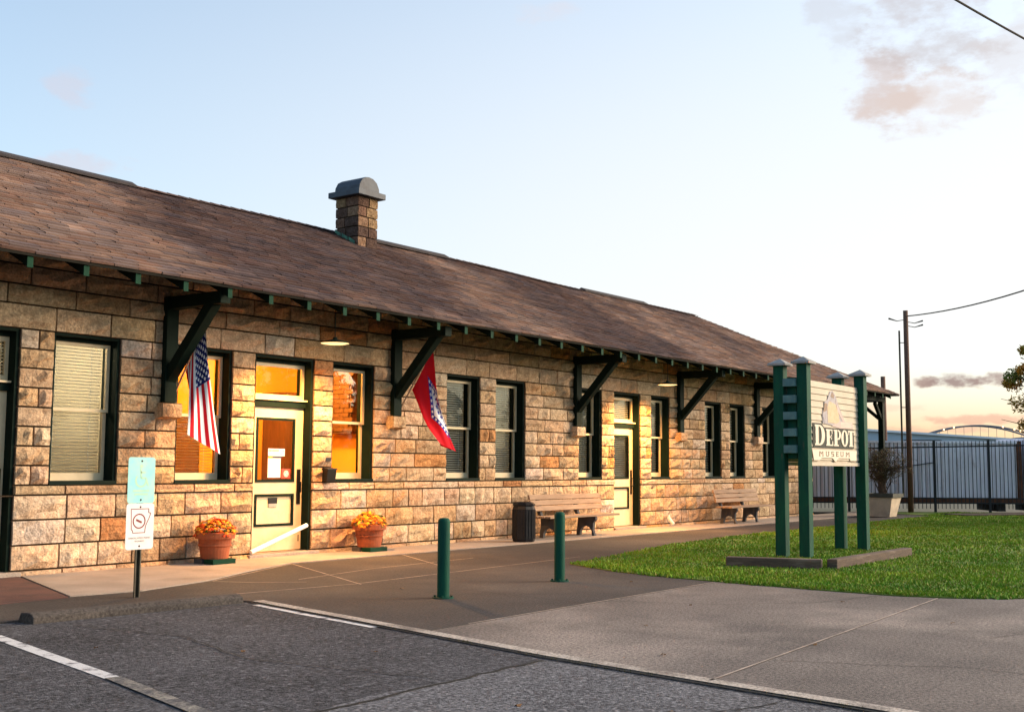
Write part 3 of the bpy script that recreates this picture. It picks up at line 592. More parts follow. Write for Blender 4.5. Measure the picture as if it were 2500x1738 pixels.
for side, a0, a1 in (('f', XL, XE), ('r', EY, yb), ('b', XL, XE), ('l', EY, yb)):
    n = int(HW / EXP)
    for k in range(n + 1):
        s0 = k * EXP; s1 = min(HW, s0 + EXP + 0.03); ck_ = rnd(0.86, 1.14)
        lo = a0 + s0; hi = a1 - s0; x = lo + rnd(0, .3); xs = [lo]
        step = 0.33 if side in 'fr' else 2.0
        while x < hi: xs.append(x); x += step * rnd(0.75, 1.3)
        xs.append(hi)
        wob = 0.004
        for p, q in zip(xs, xs[1:]):
            if q - p < 0.02: continue
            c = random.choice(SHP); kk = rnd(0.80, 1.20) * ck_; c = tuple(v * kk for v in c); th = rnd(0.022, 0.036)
            g = 0.004; s00 = s0 - 0.02 + rnd(-wob, wob)
            pm, qm = p + g, q - g
            if side in 'fr' or True:
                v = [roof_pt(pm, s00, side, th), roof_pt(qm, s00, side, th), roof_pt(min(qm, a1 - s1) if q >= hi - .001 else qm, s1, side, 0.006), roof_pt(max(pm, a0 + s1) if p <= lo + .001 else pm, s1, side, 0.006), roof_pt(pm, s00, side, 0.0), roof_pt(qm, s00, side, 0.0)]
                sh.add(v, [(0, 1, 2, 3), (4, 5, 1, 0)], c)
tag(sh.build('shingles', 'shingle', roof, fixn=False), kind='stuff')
cp_ = MB()
for a, b in ((XL + HW, XE - HW),):
    x = a
    while x < b:
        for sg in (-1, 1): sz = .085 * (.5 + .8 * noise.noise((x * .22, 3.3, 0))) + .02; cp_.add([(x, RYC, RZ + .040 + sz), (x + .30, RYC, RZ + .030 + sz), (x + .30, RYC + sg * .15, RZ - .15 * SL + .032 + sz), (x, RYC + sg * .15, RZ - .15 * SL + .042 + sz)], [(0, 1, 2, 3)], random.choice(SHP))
        x += .24
for (ex, ey), (rx, ry) in (((XE, EY), (XE - HW, RYC)), ((XE, yb), (XE - HW, RYC))):
    n = 30
    for i in range(n):
        t0, t1 = i / n, (i + 1.2) / n; p = Vector((ex + (rx - ex) * t0, ey + (ry - ey) * t0, EZ + SL * HW * t0 + .045)); q = Vector((ex + (rx - ex) * t1, ey + (ry - ey) * t1, EZ + SL * HW * t1 + .03))
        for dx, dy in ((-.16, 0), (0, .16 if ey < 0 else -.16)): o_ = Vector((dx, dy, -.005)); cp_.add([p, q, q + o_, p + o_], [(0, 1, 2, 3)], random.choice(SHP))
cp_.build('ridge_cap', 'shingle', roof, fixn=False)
for a, b in ((4.0, 11.75), (17.35, 20.2), (26.0, 29.4)):
    MB().prism([(-.15, -.045), (0, .035), (.15, -.045), (.15, -.01), (0, .072), (-.15, -.01)], lambda u, v, d: (d, RYC + u, RZ + v + .07 + .07 * noise.noise((d * .22, 3.3, 0))), a, b).build('ridge_vent', 'vent', roof)
MB().prism([(-.3, -.10), (0, .10), (.3, -.10)], lambda u, v, d: (d, RYC + u, RZ + v - .02), 13.95, 15.6).build('ridge_vent', 'shingle', roof) if False else None
# fascia drip edge and rafters
MB().box((XL, EY - .012, EZ - .035), (XE, EY, EZ + .004)).build('drip_edge', 'deck_wood', roof)
x = 7.09 - .72 * 20; k = 0
while x < XE - .3:
    if x > XL + 1:
        ymax = 0.0 if x < X1 + .2 else min(RYC, EY + (XE - x) - .2)
        if ymax > EY + .3:
            d_ = (ymax - EY)
            m_ = MB(); pts = [(EY + .02, EZ + SL * .02 - .037), (EY + d_, EZ + SL * d_ - .037), (EY + d_, EZ + SL * d_ - .037 - .13), (EY + .02, EZ + SL * .02 - .037 - .125)]
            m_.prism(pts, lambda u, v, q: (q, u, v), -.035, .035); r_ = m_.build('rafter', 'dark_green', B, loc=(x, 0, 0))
            MB().box((-.037, EY + .010, EZ - .165), (.037, EY + .0195, EZ - .035)).build('tail_end_lit', 'tail_green', r_)  # thin cap in lighter green: sky light painted on the rafter end
    x += .72
# end porch: post with braces and a plate beam
pp = MB().box((36.86, -1.02, 0.0), (37.02, -.86, 3.55)).build('porch_post', 'dark_green', B)
MB().beam((36.94, -.94, 2.95), (36.35, -.94, 3.5), .10, .10).build('brace', 'dark_green', pp); MB().beam((36.94, -.94, 2.95), (36.94, -.3, 3.5), .10, .10).build('brace', 'dark_green', pp)
MB().box((33.38, -1.04, 3.55), (37.1, -.84, 3.70)).build('porch_beam', 'dark_green', B); MB().box((36.84, -.84, 3.55), (37.04, 7.9, 3.70)).build('porch_beam', 'dark_green', B)
pp2 = MB().box((36.86, 7.85, 0.0), (37.02, 8.01, 3.55)).build('porch_post', 'dark_green', B)
# ---- chimney
cx0, cx1, cy0, cy1 = 16.54, 17.12, 2.72, 3.38
ch = MB().box((cx0 + .03, cy0 + .03, 5.3), (cx1 - .03, cy1 - .03, 6.88)).build('chimney', 'mortar', B)
z = 5.62; odd = 0
CP = [(0.17, 0.095, 0.066), (0.11, 0.066, 0.050), (0.24, 0.145, 0.092), (0.09, 0.056, 0.045), (0.28, 0.18, 0.10)]
while z < 6.86:
    h = min(.21, 6.88 - z)
    m = rnd(.4, .6)
    for a, b in ((cx0, cx0 + (cx1 - cx0) * m), (cx0 + (cx1 - cx0) * m, cx1)):
        sm = MB(); stone_mesh(sm, a, z, b, z + h, yf=cy0 + .01, bulge=.03, col=random.choice(CP)); sm.build('stone', 'stone', ch, fixn=False)
    m = rnd(.4, .6)
    for a, b in ((cy0, cy0 + (cy1 - cy0) * m), (cy0 + (cy1 - cy0) * m, cy1)):
        sm = MB(); stone_mesh(sm, a, z, b, z + h, yf=cx0 + .01, bulge=.03, axis='x', col=random.choice(CP)); sm.build('stone', 'stone', ch, fixn=True)
    z += h
cp = MB(); cp.box((cx0 - .11, cy0 - .11, 6.88), (cx1 + .11, cy1 + .11, 7.0))
arc = [(-.30, 0.0), (-.29, .10), (-.22, .22), (-.11, .285), (0, .30), (.11, .285), (.22, .22), (.29, .10), (.30, 0.0)]
cp.prism(arc, lambda u, v, d: ((cx0 + cx1) / 2 + u, d, 7.0 + v), cy0 - .02, cy1 + .02)
cp.build('chimney_cap', 'cap_metal', ch, bevel=.01)
fl = MB()
for i in range(3):
    y0 = cy0 + .04 + i * .2; zr = EZ + SL * (y0 - EY); fl.add([(cx0 - .034, y0, zr - .02), (cx0 - .034, y0 + .19, zr + .08), (cx0 - .034, y0 + .19, zr + .26), (cx0 - .034, y0 + .02, zr + .16)], [(0, 1, 2, 3)])
fl.build('flashing', 'flashing', ch)
zr = EZ + SL * (cy0 - .1 - EY); MB().add([(cx0 - .08, cy0 - .16, zr + .01), (cx1 + .1, cy0 - .16, zr + .01), (cx1 + .1, cy0 - .045, zr + .10), (cx0 - .08, cy0 - .045, zr + .10)], [(0, 1, 2, 3)]).build('apron_flashing', 'vent', ch)

# ================================================================== THINGS ON THE DEPOT
def porch_lamp(x, label, e):
    r = empty('porch_lamp', (x, -1.0, 3.24)); tag(r, label, 'lamp', 'dish lamps hanging under the eave')
    zt = EZ + SL * (-1.0 - EY) - .04 - 3.24
    MB().tube([(0, 0, .08), (0, 0, zt)], .006, 8).build('stem', 'dark_green', r); MB().lathe([(0, zt), (.06, zt), (.06, zt - .03), (0, zt - .03)], n=14).build('canopy', 'dark_green', r)
    MB().lathe([(.03, .09), (.04, .06), (.12, .04), (.20, .022), (.225, .0), (.222, -.004), (.19, .012), (.11, .03), (.045, .045), (.0, .05)], n=28).build('shade', 'dark_green', r, smooth=True)
    MB().lathe([(0.0, -.020), (.10, -.018), (.17, -.012), (.215, -.002)], n=28).build('lens', 'bulb', r, smooth=True)
    MB().lathe([(0.0, .045), (.035, .04), (.045, .02), (.035, .0), (0, -.014)], n=14).build('bulb', 'bulb', r, smooth=True)
    sp = bpy.data.lights.new('porch_light', 'SPOT'); sp.energy = e; sp.color = (1.0, .47, .13); sp.spot_size = radians(158); sp.spot_blend = .55; sp.shadow_soft_size = .06
    so_ = bpy.data.objects.new('porch_light', sp); COL.objects.link(so_); so_.parent = r; so_.location = (0, 0, -.03)
porch_lamp(12.30, 'lit dish lamp hanging over the main entrance door', 520)
porch_lamp(22.66, 'lit dish lamp hanging over the farther narrow door beside the bench', 600)
# mailbox and number plate beside the entrance
mbx = empty('wall_mailbox', (13.13, 0, 1.13)); tag(mbx, 'small dark wall mailbox right of the entrance door', 'mailbox')
m = MB(); m.prism([(0, 0), (.10, 0), (.13, .20), (0, .24)], lambda u, v, d: (d, -u - .03, v), -.10, .10); m.build('box', 'black_metal', mbx, bevel=.006); MB().box((-.11, -.165, .195), (.11, -.03, .215)).build('lid', 'black_metal', mbx)
tag(MB().box((13.06, -.045, 1.46), (13.21, -.03, 1.52)).build('number_plate', 'black_metal'), 'tiny dark plate on the stone above the wall mailbox', 'plate')
tag(MB().tube([(11.56, -.08, .10), (12.73, -.02, .455)], .034, 14).build('white_tube', 'white_plastic', smooth=False), 'white plastic tube leaning across the foot of the entrance door', 'tube')

# flags
def flag(name, label, base, tip, hlow, htip, ends, colfn, nu, nv, folds):
    r = empty(name, base); tag(r, label, 'flag', 'flags on slanted poles'); b = Vector(base)
    d = (Vector(tip) - b); MB().tube([Vector((0, 0, 0)), d], .014, 8).build('pole', 'bench_wood', r)
    MB().lathe([(0, .03), (.022, .015), (.022, -.015), (0, -.03)], c=tuple(d), n=10).build('finial', 'cap_grey', r, smooth=True)
    hl, ht = (Vector(q) - b for q in (hlow, htip)); ends = [(u, Vector(q) - b) for u, q in ends]
    mb = MB(); vs = []
    nrm = Vector((-.5, -.85, 0))
    for j in range(nv + 1):
        v = j / nv
        for i in range(nu + 1):
            u = i / nu; h = hl.lerp(ht, u)
            for (ua, pa), (ub, pb) in zip(ends, ends[1:]):
                if u <= ub + 1e-6: e = pa.lerp(pb, (u - ua) / (ub - ua)); break
            sag = Vector((0, 0, -.10 * sin(pi * v) * (1 - u)))
            p = h.lerp(e, v) + sag + nrm * (folds * v ** .6 * sin(u * 17 + v * 2.0) + .02 * sin(v * 9 + u * 5))
            vs.append(p)
    m = nu + 1
    for j in range(nv):
        for i in range(nu):
            q = [vs[j * m + i], vs[j * m + i + 1], vs[(j + 1) * m + i + 1], vs[(j + 1) * m + i]]
            mb.add(q, [(0, 1, 2, 3)], colfn((i + .5) / nu, (j + .5) / nv))
    mb.build('cloth', 'flag', r, fixn=False)
RED = (.48, .008, .016); WHT = (.74, .72, .72); NAVY = (.012, .018, .10); BLUE = (.03, .04, .26)
def star(x, y, r):
    d = sqrt(x * x + y * y); a = math.atan2(x, y); k = (a % (2 * pi / 5)) - pi / 5
    return d < r * (0.42 + 0.58 * abs(k) / (pi / 5)) if d < r else False
def us(u, v):
    if u > 6 / 13 and v < 0.40:
        U = (u - 6 / 13) / (7 / 13); V = v / .40
        for row in range(9):
            n = 6 if row % 2 == 0 else 5
            for c in range(n):
                sx = (c + (.5 if n == 6 else 1.0)) / 6; sy = (row + .5) / 9
                if star((V - sx) * .4 * 1.9, (U - sy) * (7 / 13), .034): return WHT
        return NAVY
    return RED if int((1 - u) * 13) % 2 == 0 else WHT
def ark(u, v):
    X = (v - .5) * 1.5; Y = u - .58; d = abs(X) / .58 + abs(Y) / .34
    if d > 1: return RED
    if d < .70:
        for sx, sy in ((0, .16), (0, -.12), (-.12, -.08), (.12, -.08)):
            if star(X - sx * .8, Y - sy * .7, .045): return BLUE
        return BLUE if abs(Y - .02) < .045 and abs(X) < .3 and int((X + .3) * 26) % 2 == 0 else WHT
    for q in range(24):
        t = q / 24 * 4; sgx = (1, 1, -1, -1)[int(t)]; f = t % 1
        px, py = ((1 - f, f), (-f, 1 - f), (-(1 - f), -f), (f, -(1 - f)))[int(t)]
        if star(X - px * .58 * .85, Y - py * .34 * .85, .034): return WHT
    return BLUE
flag('national_flag', 'red and white striped flag with white stars on blue, hanging left of the entrance', (10.13, -.06, 2.42), (10.13, -.71, 3.41), (10.13, -.27, 2.70), (10.13, -.67, 3.36),
     [(0, (10.22, -.50, 1.86)), (.26, (9.86, -.70, 1.80)), (.88, (10.43, -.70, 1.54)), (1, (10.36, -.60, 1.62))], us, 140, 170, .022)
flag('state_flag', 'red flag with a white diamond and blue starry border, hanging right of the entrance', (14.83, -.06, 2.38), (14.83, -.83, 3.47), (14.83, -.33, 2.70), (14.83, -.80, 3.41),
     [(0, (15.10, -.72, 1.79)), (.60, (15.60, -.70, 1.65)), (1, (15.36, -.52, 1.75))], ark, 130, 170, .022)

# ---- pots of flowers on green blocks
def pot(x, y, label, seed, yel):
    rr = random.Random(seed); r = empty('flower_pot', (x, y, 0.012)); tag(r, label, 'flower pot', 'flower pots beside the entrance')
    MB().lathe([(0, .07), (.19, .07), (.225, .30), (.235, .345), (.275, .35), (.28, .43), (.25, .435), (.245, .38), (0, .38)], n=28).build('pot', 'terracotta', r, smooth=False)
    MB().lathe([(.218, .235), (.231, .245), (.231, .262), (.222, .272)], n=28).build('band', 'terracotta', r)
    MB().box((-.20, -.22, 0), (.20, -.02, .068)).build('block', 'tail_green', r, bevel=.005); MB().box((-.20, .02, 0), (.20, .2, .066)).build('block', 'bench_stone', r)
    fl = MB()
    for i in range(330):
        th = rr.uniform(0, 2 * pi); rad = .29 * sqrt(rr.random()); hgt = .42 + .17 * (1 - (rad / .30) ** 2) + rr.uniform(-.05, .06)
        c = Vector((rad * cos(th), rad * sin(th), hgt)); n = Vector((rad * cos(th) * 2.2 + rr.uniform(-.35, .35), rad * sin(th) * 2.2 + rr.uniform(-.35, .35), 1)).normalized()
        a = n.orthogonal().normalized(); b = n.cross(a); s = rr.uniform(.026, .05)
        col = rr.choice([(.82, .34, .025), (.78, .22, .02), (.76, .42, .04), (.66, .12, .02)] if yel else [(.78, .22, .02), (.70, .10, .015), (.80, .38, .03), (.62, .06, .02)])
        if rr.random() < .14: col = (.10, .12, .02)
        k = 5; ang = rr.uniform(0, 6)
        vs = [c + n * .008]; 
        for q in range(k * 2): R_ = s if q % 2 == 0 else s * .55; t = ang + q * pi / k; vs.append(c + a * R_ * cos(t) + b * R_ * sin(t) - n * (.012 if q % 2 == 0 else 0))
        fl.add(vs, [(0, q + 1, (q + 1) % (2 * k) + 1) for q in range(2 * k)], col)
    tag(fl.build('flowers', 'petal', r, fixn=False), kind='stuff')
pot(10.66, -.36, 'terracotta pot of red and orange flowers left of the entrance door', 3, False)
pot(13.80, -.36, 'terracotta pot of yellow and orange flowers right of the entrance door', 5, True)

# ---- litter bin
bn = empty('litter_bin', (17.40, -.86, 0.012)); bn.scale = (.88, .88, 1.0); tag(bn, 'dark eight-sided litter bin at the left end of the near bench', 'bin')
MB().lathe([(0, 0), (.225, 0), (.245, .05), (.245, .60), (.225, .66), (.0, .66)], n=8).build('body', 'bin_black', bn, bevel=.008)
rib = MB()
for k in range(8):
    for q in (-.07, 0, .07):
        t = (k + .5) * pi / 4; R_ = .245 * cos(pi / 8) + .004; rib.box((0, 0, 0), (.0001, .0001, .0001)) if False else rib.beam((R_ * cos(t) - q * sin(t), R_ * sin(t) + q * cos(t), .06), (R_ * cos(t) - q * sin(t), R_ * sin(t) + q * cos(t), .59), .028, .012, up=(cos(t), sin(t), 0))
rib.build('ribs', 'bin_black', bn); MB().lathe([(.10, .67), (.15, .665), (.24, .665), (.245, .69), (.17, .73), (.10, .73), (.10, .67)], n=8).build('lid', 'bin_black', bn)

# ---- benches
def bench(x, y, length, label):
    r = empty('bench', (x, y, .012)); tag(r, label, 'bench', 'slatted benches along the depot wall')
    prof = [(-.46, 0), (-.40, 0), (-.385, .10), (-.33, .17), (-.25, .20), (-.17, .17), (-.12, .10), (-.11, 0), (-.02, 0), (-.04, .16), (-.06, .34), (0.03, .47), (.10, .82), (.05, .83), (-.03, .52), (-.08, .39), (-.48, .385), (-.49, .33), (-.43, .26), (-.42, .12)]
    for sx in (.36, length - .88): MB().prism(prof, lambda u, v, d: (d, u, v), sx - .04, sx + .04).build('end_support', 'bench_stone', r, bevel=.006)
    for yy in (-.44, -.29, -.14): MB().box((0, yy - .065, .39), (length, yy + .065, .43)).build('seat_slat', 'bench_wood', r, bevel=.006)
    for i, (zz, yy) in enumerate(((.57, -.045), (.68, -.015), (.79, .015))): MB().prism([(-.02, -.045), (.02, -.055), (.045, .04), (.005, .05)], lambda u, v, d: (d, yy - .02 + u, zz + v), 0, length).build('back_slat', 'bench_wood', r, bevel=.005)
bench(18.20, -.40, 2.55, 'pale wood slat bench beside the litter bin and narrow door')
bench(26.12, -.36, 2.50, 'pale wood slat bench farther along the wall, behind the sign posts')
# small pale downspout stub
tag(MB().tube([(24.35, -.06, .26), (24.35, -.10, .16), (24.35, -.20, .05)], .045, 10).build('drain_spout', 'white_plate'), 'small white drain spout low on the wall between the narrow door and far bench', 'drain')

# ---- parking sign
ps = empty('parking_sign', (7.50, -3.0, 0)); tag(ps, 'parking sign post with a faded pale blue plate over a white plate', 'sign')
pst = MB(); pst.prism([(-.035, -.018), (-.022, -.018), (-.015, .018), (.015, .018), (.022, -.018), (.035, -.018), (.035, -.012), (.026, -.012), (.018, .024), (-.018, .024), (-.026, -.012), (-.035, -.012)], lambda u, v, d: (u, v, d), -.05, 1.44); pst.build('post', 'galv', ps)
def rrect(w, z0, z1, r):
    p = []
    for cx_, cz_, a in ((w - r, z1 - r, 0), (-w + r, z1 - r, 90), (-w + r, z0 + r, 180), (w - r, z0 + r, 270)):
        for k in range(5): t = radians(a + k * 22.5); p.append((cx_ + r * cos(t), cz_ + r * sin(t)))
    return p
PZ = lambda u, v, d: (u, -.02 - d, v)
up_ = MB().prism(rrect(.167, .985, 1.47, .03), PZ, 0, .004).build('upper_plate', 'teal_plate', ps); up_['label'] = 'faded pale blue accessible parking plate'
lw_ = MB().prism(rrect(.172, .50, .982, .03), PZ, .001, .005).build('lower_plate', 'white_plate', ps); lw_['label'] = 'white plate with a dark red state outline'
for zz, pl_ in ((1.43, up_), (1.02, up_), (.945, lw_), (.535, lw_)): MB().lathe([(0, .004), (.008, .003), (.011, 0)], n=10).build('bolt', 'bolt', pl_, loc=(0, -.026, zz)).rotation_euler = (pi / 2, 0, 0)
# faded wheelchair symbol ghost on the upper plate
gh = MB(); GZ = lambda u, v, d: (u, -.0245 - d, v)
gh.prism([(.02 * cos(k * pi / 6) - .005, 1.375 + .02 * sin(k * pi / 6)) for k in range(12)], GZ, 0, .0005)
def ring(mb, cx_, cz_, r0, r1, a0, a1, y, n=20):
    for k in range(n):
        s, e = a0 + (a1 - a0) * k / n, a0 + (a1 - a0) * (k + 1) / n; f_ = lambda r, a: (cx_ + r * cos(a), y, cz_ + r * sin(a)); mb.add([f_(r0, s), f_(r0, e), f_(r1, e), f_(r1, s)], [(0, 1, 2, 3)])
ring(gh, -.005, 1.225, .055, .075, radians(140), radians(370), -.0248)
for a, b in (((-.01, 1.35), (-.005, 1.25)), ((-.005, 1.25), (.055, 1.25)), ((.055, 1.25), (.085, 1.17)), ((-.008, 1.31), (.045, 1.31))): gh.beam((a[0], -.0248, a[1]), (b[0], -.0248, b[1]), .0008, .018, up=(0.3, 0, .95) if abs(a[1] - b[1]) < .03 else (1, 0, 0))
gh.box((-.10, -.0250, 1.105), (.10, -.0245, 1.125)); gh.box((-.08, -.0250, 1.07), (.085, -.0245, 1.09)); gh.build('faded_symbol', 'faded_print', up_)
# state outline + ring + centre mark on the lower plate
ol = MB(); sx = lambda u: (u - .5) * .34; P_ = [(.13, .925), (.84, .925), (.83, .885), (.92, .878), (.86, .83), (.77, .775), (.72, .74), (.70, .675), (.22, .675), (.21, .70), (.16, .71)]
P_ = [((u - .5) * .31, v) for u, v in P_]
for (a, b), (c, d) in zip(P_, P_[1:] + P_[:1]): ol.beam((a, -.0262, b), (c, -.0262, d), .0012, .008, up=(.35, 0, .94) if abs(a - c) > abs(b - d) else (1, 0, .1))
ring(ol, -.012, .797, .066, .080, 0, 2 * pi, -.0262); ol.beam((-.05, -.0262, .812), (.02, -.0262, .782), .0012, .022, up=(0.3, 0, 1)); ol.build('state_outline', 'maroon', lw_)
def text(body, size, loc, m, parent, sx=1.0, name='lettering', depth=.0006):
    c = bpy.data.curves.new(name, 'FONT'); c.body = body; c.size = size; c.align_x = 'CENTER'; c.extrude = depth
    o = bpy.data.objects.new(name, c); COL.objects.link(o); dg = bpy.context.evaluated_depsgraph_get(); me = bpy.data.meshes.new_from_object(o.evaluated_get(dg)); bpy.data.objects.remove(o)
    me.materials.clear(); me.materials.append(MATS[m]); o = bpy.data.objects.new(name, me); COL.objects.link(o); o.parent = parent; o.location = loc; o.rotation_euler = (pi / 2, 0, 0); o.scale = (sx, 1, 1); return o
text('HANDICAPPED PERMIT', .026, (0, -.0262, .612), 'pale_print', lw_, 1.02); text('REQUIRED', .024, (0, -.0262, .580), 'pale_print', lw_, 1.05)

# ---- bollards
for i, (x, y, lb) in enumerate(((9.53, -5.52, 'green steel bollard left of the other, nearer the parked-car bay'), (11.82, -5.46, 'green steel bollard next to the tip of the lawn'))):
    r = empty('bollard', (x, y, 0)); tag(r, lb, 'bollard', 'green bollards on the forecourt')
    MB().lathe([(.066, .005), (.066, .80), (.062, .825), (.045, .842), (0, .848)], n=20).build('tube', 'post_green', r, smooth=True); MB().lathe([(0, .012), (.115, .012), (.115, .0)], n=24).build('base_plate', 'post_green', r)
    for k in range(4): MB().lathe([(0, .030), (.012, .030), (.012, .012)], n=6).build('bolt', 'post_green', r, loc=(.09 * cos(k * pi / 2 + .6), .09 * sin(k * pi / 2 + .6), 0))

# ================================================================== WOODEN SIGN
sg = empty('depot_sign', (18.45, -6.35, 0)); tag(sg, 'wooden sign on four green posts with cream boards reading DEPOT MUSEUM', 'sign'); OX, OY = 18.45, -6.35
for (x, y, h) in ((17.21, -6.04, 3.02), (17.24, -6.42, 3.04), (19.56, -6.10, 2.97), (19.66, -6.46, 3.00)):
    w = .085; p_ = MB().box((x - OX - w, y - OY - w, -.1), (x - OX + w, y - OY + w, h)).build('post', 'post_green', sg, bevel=.008)
    c = MB(); q = .15; c.box((x - OX - q, y - OY - q, h), (x - OX + q, y - OY + q, h + .035)); c.add([(x - OX - q, y - OY - q, h + .035), (x - OX + q, y - OY - q, h + .035), (x - OX + q, y - OY + q, h + .035), (x - OX - q, y - OY + q, h + .035), (x - OX, y - OY, h + .12)], [(0, 1, 4), (1, 2, 4), (2, 3, 4), (3, 0, 4)]); c.build('post_cap', 'cap_grey', p_)
# side blocks stacked between the left posts
for i in range(5):
    z0 = 2.745 - i * .262
    MB().box((17.10 - OX, -6.335 - OY, z0 - .062), (17.34 - OX, -6.125 - OY, z0 + .062)).build('spacer_block', 'spacer', sg, bevel=.006)
MB().box((17.22 - OX, -6.30 - OY, 1.55), (17.32 - OX, -6.15 - OY, 2.83)).build('spacer_back', 'post_green', sg)
for i in range(5):
    z0 = 2.745 - i * .262; MB().box((19.58 - OX, -6.375 - OY, z0 - .062), (19.78 - OX, -6.185 - OY, z0 + .062)).build('spacer_block', 'spacer', sg, bevel=.006)
pxa, pxb, pyf = 17.325 - OX, 19.575 - OX, -6.42 - OY
NB = 12; bh = (2.80 - 1.53) / NB
for side, yf, dy in (('front', pyf, -1), ('back', -6.08 - OY, 1)):
    pn = MB().box((pxa, min(yf, yf - dy * .03), 1.50), (pxb, max(yf, yf - dy * .03), 2.79)).build('sign_panel', 'cream_board', sg)
    for i in range(NB):
        z0 = 1.53 + i * bh; MB().prism([(0, z0 + .004), (.022, z0 + .004), (.008, z0 + bh - .003), (0, z0 + bh - .003)], lambda u, v, d: (d, yf + dy * u, v), pxa, pxb).build('board', 'cream_board', pn)
    MB().box((pxa, yf - .03, 1.44), (pxb, yf + .03, 1.497)).build('bottom_rail', 'cream_board', pn)
    if side == 'front': front = pn
# lettering plane: u 0..1 across, v 0..1 down the panel
PW = pxb - pxa
def SP(u, v, d): return (pxa + u * PW, pyf - .024 - d, 2.79 - v * 1.32)
def polyart(nm, poly, m, d0, d1): return MB().prism(poly, SP, d0, d1).build(nm, m, front)
polyart('lettering_back', [(.085, .505), (.25, .505), (.295, .555), (.89, .555), (.89, .80), (.085, .80)], 'ink', 0, .006)
def letter(polys, nm='letter'):
    mb = MB()
    for p in polys: mb.prism(p, SP, .006, .016)
    return mb.build(nm, 'letter', front)
def R4(a, b, c, d): return [(a, b), (c, b), (c, d), (a, d)]
def arcp(cx_, cy_, rx, ry, a0, a1, n=14): return [(cx_ + rx * cos(radians(a0 + (a1 - a0) * k / n)), cy_ + ry * sin(radians(a0 + (a1 - a0) * k / n))) for k in range(n + 1)]
def band(cx_, cy_, rx, ry, tx, ty, a0, a1, n=14):
    o_ = arcp(cx_, cy_, rx, ry, a0, a1, n); i_ = arcp(cx_, cy_, rx - tx, ry - ty, a0, a1, n); return [[o_[k], o_[k + 1], i_[k + 1], i_[k]] for k in range(n)]
letter([R4(.105, .525, .19, .545), R4(.105, .755, .19, .775), R4(.12, .545, .175, .755)] + band(.19, .65, .105, .125, .062, .02, -90, 90))      # D
letter([R4(.315, .57, .44, .588), R4(.315, .757, .45, .775), R4(.328, .588, .385, .757), R4(.385, .655, .425, .675), R4(.425, .588, .44, .625), R4(.435, .715, .45, .757), R4(.413, .635, .427, .695)])   # E
letter([R4(.465, .57, .545, .588), R4(.465, .757, .56, .775), R4(.48, .588, .535, .757)] + band(.55, .632, .062, .062, .04, .018, -90, 90) + [R4(.535, .57, .55, .588), R4(.535, .676, .55, .694)])         # P
letter(band(.685, .672, .070, .105, .045, .018, 0, 360, 24))                                                   # O
letter([R4(.755, .57, .885, .588), R4(.79, .588, .845, .757), R4(.775, .757, .86, .775), R4(.755, .588, .768, .625), R4(.872, .588, .885, .625)])   # T
bn_ = [(.06, .825), (.94, .825), (.93, .90), (.93, .955), (.80, .955), (.79, .925), (.56, .925), (.50, .975), (.44, .925), (.23, .925), (.20, .955), (.09, .955), (.08, .90)]
polyart('banner_edge', [(.5 + (u - .5) * 1.015, .885 + (v - .885) * 1.07) for u, v in bn_], 'art_brown', 0, .005); polyart('banner', bn_, 'letter', .005, .009)
def mus(u0, segs):
    mb = MB()
    for a, b, c, d in segs: mb.prism(R4(u0 + a, .845 + b, u0 + c, .845 + d), SP, .009, .012)
    mb.build('letter', 'art_brown', front)
Mx = [(0, 0, .012, .06), (.06, 0, .072, .06), (.012, .004, .026, .02), (.046, .004, .06, .02), (.026, .016, .046, .034), (-.006, .054, .018, .06), (.054, .054, .078, .06)]
Ux = [(0, 0, .012, .05), (.046, 0, .058, .05), (.006, .05, .052, .06), (-.006, 0, .018, .006), (.04, 0, .064, .006)]
Sx = [(0, 0, .05, .01), (0, 0, .012, .03), (0, .025, .05, .035), (.038, .03, .05, .06), (0, .05, .05, .06)]
Ex = [(0, 0, .012, .06), (0, 0, .05, .01), (0, .025, .04, .035), (0, .05, .05, .06)]
for u0, s_ in ((.19, Mx), (.315, Ux), (.42, Sx), (.515, Ex), (.60, Ux), (.71, Mx)): mus(u0, s_)
# painted emblem: plain blocks of grey, gold and brown
for p, m, q in (([(.27, .50), (.27, .36), (.30, .33), (.31, .24), (.37, .20), (.42, .10), (.47, .085), (.52, .13), (.58, .25), (.64, .35), (.70, .44), (.72, .53), (.50, .52)], 'art_grey', .004),
                ([(.37, .49), (.36, .30), (.40, .22), (.52, .25), (.58, .36), (.60, .46), (.54, .49)], 'art_gold', .007), ([(.28, .37), (.35, .34), (.36, .25), (.31, .25)], 'art_brown', .0065),
                ([(.43, .16), (.46, .10), (.50, .14), (.49, .18)], 'art_brown', .0068), ([(.52, .20), (.64, .37), (.70, .45), (.66, .46), (.56, .33)], 'art_pink', .0072),
                ([(.44, .525), (.58, .46), (.86, .46), (.88, .54), (.60, .55)], 'art_pink', .0055), ([(.28, .42), (.34, .42), (.36, .48), (.29, .49)], 'art_grey', .0075)):
    polyart('emblem', p, m, 0, q)
for i in range(4): polyart('emblem_text', R4(.62, .475 + i * .016, .86 - (i % 2) * .03, .481 + i * .016), 'letter', .0055, .007)
# timber edging of the sign bed
for i, (a, b, lb) in enumerate((((15.10, -6.10), (15.52, -7.35), 'short dark landscape timber at the left end of the sign bed'), ((15.62, -7.45), (18.75, -7.50), 'long landscape timber along the front of the sign bed'))):
    tag(MB().beam((a[0], a[1], .07 if i < 2 else .02), (b[0], b[1], .07 if i < 2 else .02), .15, .15).build('landscape_timber', 'timber', bevel=.015), lb, 'timber', 'timbers edging the sign bed')

